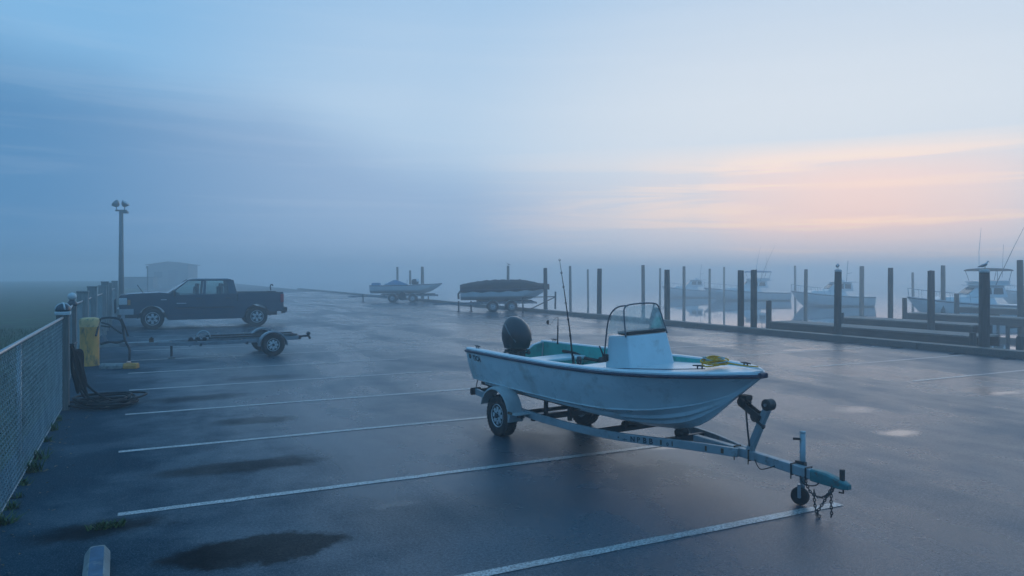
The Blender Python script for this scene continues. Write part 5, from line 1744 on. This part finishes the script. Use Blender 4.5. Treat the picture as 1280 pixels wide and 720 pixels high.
for s in (-1, 1):
    yb = -.725 + s * .52
    path_bar([(-.75, yb, .42), (-.1, yb, .40), (1.2, yb, .37), (2.0, yb + -s * .08, .37), (3.1, -.725 + s * .12, .38), (3.5, -.725 + s * .04, .38)], .05, .09).build('side_beam', e_galv, et, bevel=0.004)
    MB().box((-.74, yb - s * .05, .44), (.06, .16, .09)).build('tail_lamp', mat('tail_lamp_red', (0.25, 0.03, 0.03), 0.3), et, bevel=0.01)
    bk = path_bar([(-.7, -.725 + s * .34, .50), (1.5, -.725 + s * .34, .49)], .09, .04).build('bunk', trim, et)
path_bar([(2.4, -.725, .39), (3.6, -.725, .375), (4.35, -.725, .37)], .08, .085).build('tongue', tr_m, et, bevel=0.005)
for x, z, hw in ((-.72, .42, .55), (.6, .34, .55), (1.7, .34, .52), (2.35, .36, .35)):
    path_bar([(x, -.725 - hw, z), (x, -.725 + hw, z)], .05, .07).build('crossmember', M['dark_metal'], et)
MB().tube([(0, -1.4, .285), (0, -.05, .285)], .028, 8).build('axle', M['dark_metal'], et)
# roller cradle, prop leg, winch post, coupler
b = MB()
for dx in (-.16, 0, .16):
    b.lathe([(.02, -.10), (.05, -.095), (.04, 0), (.05, .095), (.02, .10)], 12, (1.75 + dx, -.5, .47), 'Y')
b.bar((1.55, -.5, .43), (1.98, -.5, .43), .04, .03)
b.build('roller_cradle', trim, et, smooth=False)
b = MB(); b.tube([(1.62 + .16 * math.cos(a), -.45, .50 + .17 * math.sin(a)) for a in [PI * k / 12 for k in range(13)]], .016, 6)
b.build('guide_hoop', fend_m, et, smooth=True)
b = MB(); b.tube([(2.35, -.55, .38), (2.35, -.55, .05)], .028, 8); b.box((2.35, -.55, .012), (.16, .12, .024)); b.build('prop_leg', M['dark_metal'], et)
b = MB(); b.tube([(2.78, -.62, .40), (2.80, -.62, .55)], .022, 6); b.box((2.80, -.62, .45), (.10, .08, .14)); b.build('winch_stub', rust, et)
wpst = path_bar([(3.75, -.725, .40), (3.95, -.725, .92)], .06, .06).build('winch_post', e_galv, et)
MB().lathe([(.05, -.05), (.05, .05)], 12, (3.96, -.725, .92), 'Y').build('bow_roller', M['black'], wpst, smooth=True)
MB().bar((3.93, -.725, .86), (3.70, -.725, .82), .05, .04).build('bow_arm', M['dark_metal'], wpst)
cp = MB(); cp.loft([[Vector((x, -.725 - w, .32)), Vector((x, -.725 + w, .32)), Vector((x, -.725 + w, zt)), Vector((x, -.725 - w, zt))] for x, w, zt in ((4.28, .045, .42), (4.45, .045, .40), (4.6, .03, .37))])
cp.build('coupler', coup_m, et, bevel=0.008)
b = MB(); b.tube([(4.1, -.64, .06), (4.1, -.64, .62)], .026, 8); b.build('jack', e_galv, et)
b = MB(); b.lathe([(.03, -.025), (.075, -.025), (.075, .025), (.03, .025)], 16, (4.1, -.64, .076), 'Y'); b.build('jack_wheel', M['tyre'], et)
# rear roller bracket sticking out behind
b = MB(); b.bar((-.72, -.2, .45), (-.95, -.2, .47), .05, .05); b.bar((-.95, -.2, .50), (-1.0, -.2, .38), .05, .05); b.lathe([(.015, -.07), (.045, -.06), (.045, .06), (.015, .07)], 10, (-.96, -.2, .53), 'Y')
b.build('rear_roller', M['dark_metal'], et)
tag(et, 'empty galvanised single-axle boat trailer lying in front of the pickup', 'boat trailer')

# ================================================================== FAR TRAILERED BOATS
def far_trailer(loc, rz, ax, frame_x0, frame_x1, label, stands, hoist=False, W_=1.5):
    o = empty('boat_trailer', loc, rz)
    for x in ax:
        for s in (-1, 1):
            wheel(o, (x, s * W_ / 2, .31), .31, .19, .18, s, 8, 5)
            rg = []
            for k in range(11):
                a = PI * k / 10
                xx, z = x + .38 * math.cos(a), .31 + .37 * math.sin(a)
                rg.append([Vector((xx, s * (W_ / 2 - .12), z)), Vector((xx, s * (W_ / 2 + .12), z)), Vector((xx, s * (W_ / 2 + .12), z - .015)), Vector((xx, s * (W_ / 2 - .12), z - .015))])
            MB().loft(rg).build('fender', fend_m, o)
        MB().tube([(x, -W_ / 2, .31), (x, W_ / 2, .31)], .03, 8).build('axle', M['dark_metal'], o)
    for s in (-1, 1):
        path_bar([(frame_x0 + 1.4, s * .08, .44), (frame_x0 + 2.0, s * .3, .46), (ax[0] - .6, s * .52, .50), (frame_x1, s * .52, .52)], .06, .11).build('side_beam', e_galv, o)
        path_bar([(ax[0] - .9, s * .36, .60), (frame_x1 - .2, s * .36, .62)], .10, .05).build('bunk', trim, o)
        for x in (ax[0] - .7, frame_x1 - .5):
            MB().box((x, s * .36, .55), (.06, .06, .12)).build('bunk_bracket', M['dark_metal'], o)
    path_bar([(frame_x0, 0, .42), (frame_x0 + 2.2, 0, .46)], .09, .10).build('tongue', e_galv, o)
    for x in (ax[0] - .6, ax[-1] + .6, frame_x1):
        path_bar([(x, -.55, .50), (x, .55, .50)], .06, .08).build('crossmember', M['dark_metal'], o)
    for x in stands:
        MB().tube([(x, -.12, .0), (x, -.12, .60)], .045, 8).build('stand', M['dark_metal'], o)
        MB().box((x, -.12, .015), (.2, .2, .03)).build('stand_foot', M['dark_metal'], o)
    return tag(o, label, 'boat trailer', 'trailers by the quay')
def far_boat(name, loc, rz, L_, B, z0, label, cover):
    o = empty(name, loc, rz)
    rings, sheer = hull_rings(L_, B, .0, .62, .16, n=17, z0=z0, bow_pow=2.6)
    m = MB(); m.loft(rings); m.build('hull', white_gel, o, auto=40)
    t = MB()
    for s in (-1, 1):
        t.tube([(x, s * (hb + .012), z - .03) for x, hb, z in sheer], .028, 6)
    t.build('rub_rail', navy_trim, o, smooth=True)
    if cover:
        prof = [(0.0, .36), (.05, .48), (.15, .60), (.28, .72), (.42, .76), (.55, .72), (.68, .70), (.78, .56), (.88, .34), (.95, .26), (1.0, .20)]
        rg = []
        rnd_ = random.Random(2)
        for i in range(31):
            t_ = i / 30
            x = L_ * t_ * 1.015 - .03
            hb = lerp_tab([(a, b) for a, b, c in sheer], x) + .035
            zs = lerp_tab([(a, c) for a, b, c in sheer], x)
            hgt = smooth_tab([(a * L_, c) for a, c in prof], x) * (1 + .03 * math.sin(i * 2.3)) * .68
            ring = []
            ns = 16
            for j in range(ns + 1):
                a = PI * j / ns
                y = hb * math.cos(a)
                z = zs + hgt * (math.sin(a) ** .75) + .014 * math.sin(i * 1.9 + j * 1.4)
                if j in (0, ns):
                    z = zs - .15 - .03 * math.sin(i * 1.1)
                    y = hb * math.copysign(1, math.cos(a)) * .97
                ring.append(Vector((x, y, z)))
            rg.append(ring)
        m = MB(); m.loft(rg, cap=False, open_ring=True)
        m.add(rg[0], [tuple(range(len(rg[0])))]); m.add(rg[-1], [tuple(range(len(rg[-1])))])
        m.build('cover', canvas, o, auto=60)
        st = MB()
        for k in (6, 13, 20):
            st.tube([v_ + Vector((0, 0, .012)) for v_ in rg[k]], .014, 5)
        st.build('cover_strap', trim, o)
        MB().tube([(0.05, .3, z0 + .55), (-.12, .3, z0 + .35), (-.10, .3, z0 + .05)], .06, 8).build('outdrive', M['dark_metal'], o, smooth=True)
    else:
        cw = MB().loft([[Vector((x, y, z)) for x, y in ((L_ * .20, -B * .30), (L_ * .42, -B * .26), (L_ * .42, B * .26), (L_ * .20, B * .30))] for z in (z0 + .60, z0 + .78)]).build('console', white_gel, o, bevel=.04)
        tent = MB(); tent.loft([[Vector((L_ * .20, -B * .36, z0 + .66)), Vector((L_ * .52, -B * .38, z0 + .66)), Vector((L_ * .52, B * .38, z0 + .66)), Vector((L_ * .20, B * .36, z0 + .66))],
                                [Vector((L_ * .32, -B * .10, z0 + 1.0)), Vector((L_ * .36, -B * .10, z0 + 1.02)), Vector((L_ * .36, B * .10, z0 + 1.02)), Vector((L_ * .32, B * .10, z0 + 1.0))]])
        tent.build('tarp', blue_canvas, o, bevel=.03)
        b2 = MB(); b2.loft([[Vector((L_ * x, y * B, z0 + z)) for x, y, z in ((.02, -.36, .62), (.14, -.36, .62), (.14, .36, .62), (.02, .36, .62))], [Vector((L_ * x, y * B, z0 + z)) for x, y, z in ((.03, -.3, .80), (.12, -.3, .80), (.12, .3, .80), (.03, .3, .80))]])
        b2.build('bow_cushion', blue_canvas, o, bevel=.03)
        c = MB(); c.loft([cowl_ring(L_ * .62, 0, z0 + z, rx, ry) for z, rx, ry in ((.66, .20, .15), (.74, .27, .2), (.95, .28, .2), (1.06, .22, .16), (1.10, .05, .04))])
        c.build('motor_cowling', cow_m, o, smooth=True)
        c = MB(); c.loft([cowl_ring(L_ * .655, 0, z0 + z, rx, ry) for z, rx, ry in ((.90, .12, .212), (1.05, .13, .20), (1.09, .10, .15))]); c.build('cowling_panel', white_gel, o, smooth=True)
        MB().tube([(L_ * .50, .3, z0 + .6), (L_ * .505, .3, z0 + 1.05)], .012, 6).build('rail', steel, o)
    return tag(o, label, 'boat')
c1 = ray(627.5, 42.2)
rz1 = R(4)
lft = Matrix.Rotation(rz1, 3, 'Z')
far_trailer(c1, rz1, (-.55, .50), -3.9, 1.9, 'tandem-axle trailer under the boat with the dark canvas cover', (-2.45, -1.75))
far_boat('covered_boat', c1 + lft @ Vector((-2.35, 0, 0)), rz1, 5.0, 2.0, .64, 'white motorboat under a dark grey canvas cover on a trailer by the quay', True)
c2 = ray(504, 56.5)
far_trailer(c2, rz1, (-.75, .75), -4.1, 2.6, 'tandem-axle trailer under the pale open boat deep in fog', (-3.0, 1.9))
sp_ = MB(); sp_.lathe([(.10, -.09), (.24, -.10), (.30, -.06), (.30, .06), (.24, .10), (.10, .09)], 20, (0, -.80, .46), 'Y')
sp_.build('spare_wheel', M['tyre'], bpy.data.objects[[o.name for o in bpy.data.objects if o.get('label', '').startswith('tandem-axle trailer under the pale')][0]])
far_boat('open_boat', c2 + lft @ Vector((-2.45, 0, 0)), rz1, 5.4, 2.0, .66, 'pale open motorboat with blue tarp on a far trailer, faded by fog', False)
# a low trolley and rail at the quay edge by the covered boat
rk2 = empty('quay_ramp_rail', ray(672, 40.4), GA)
b = MB(); b.bar((-.4, 0, .24), (1.1, 0, .86), .05, .05); b.build('brace', M['dark_metal'], rk2)
b = MB(); b.bar((1.1, 0, 0.19), (1.12, 0, 1.15), .07, .07); b.build('upright', M['dark_metal'], rk2)
b = MB(); b.bar((-.9, 0, .86), (1.1, 0, .88), .05, .05); b.build('handrail', M['dark_metal'], rk2)
b = MB(); b.bar((-.9, 0, 0.0), (-.9, 0, .86), .06, .06); b.build('upright', M['dark_metal'], rk2)
tag(rk2, 'small braced handrail at the quay edge beside the covered boat bow', 'handrail')
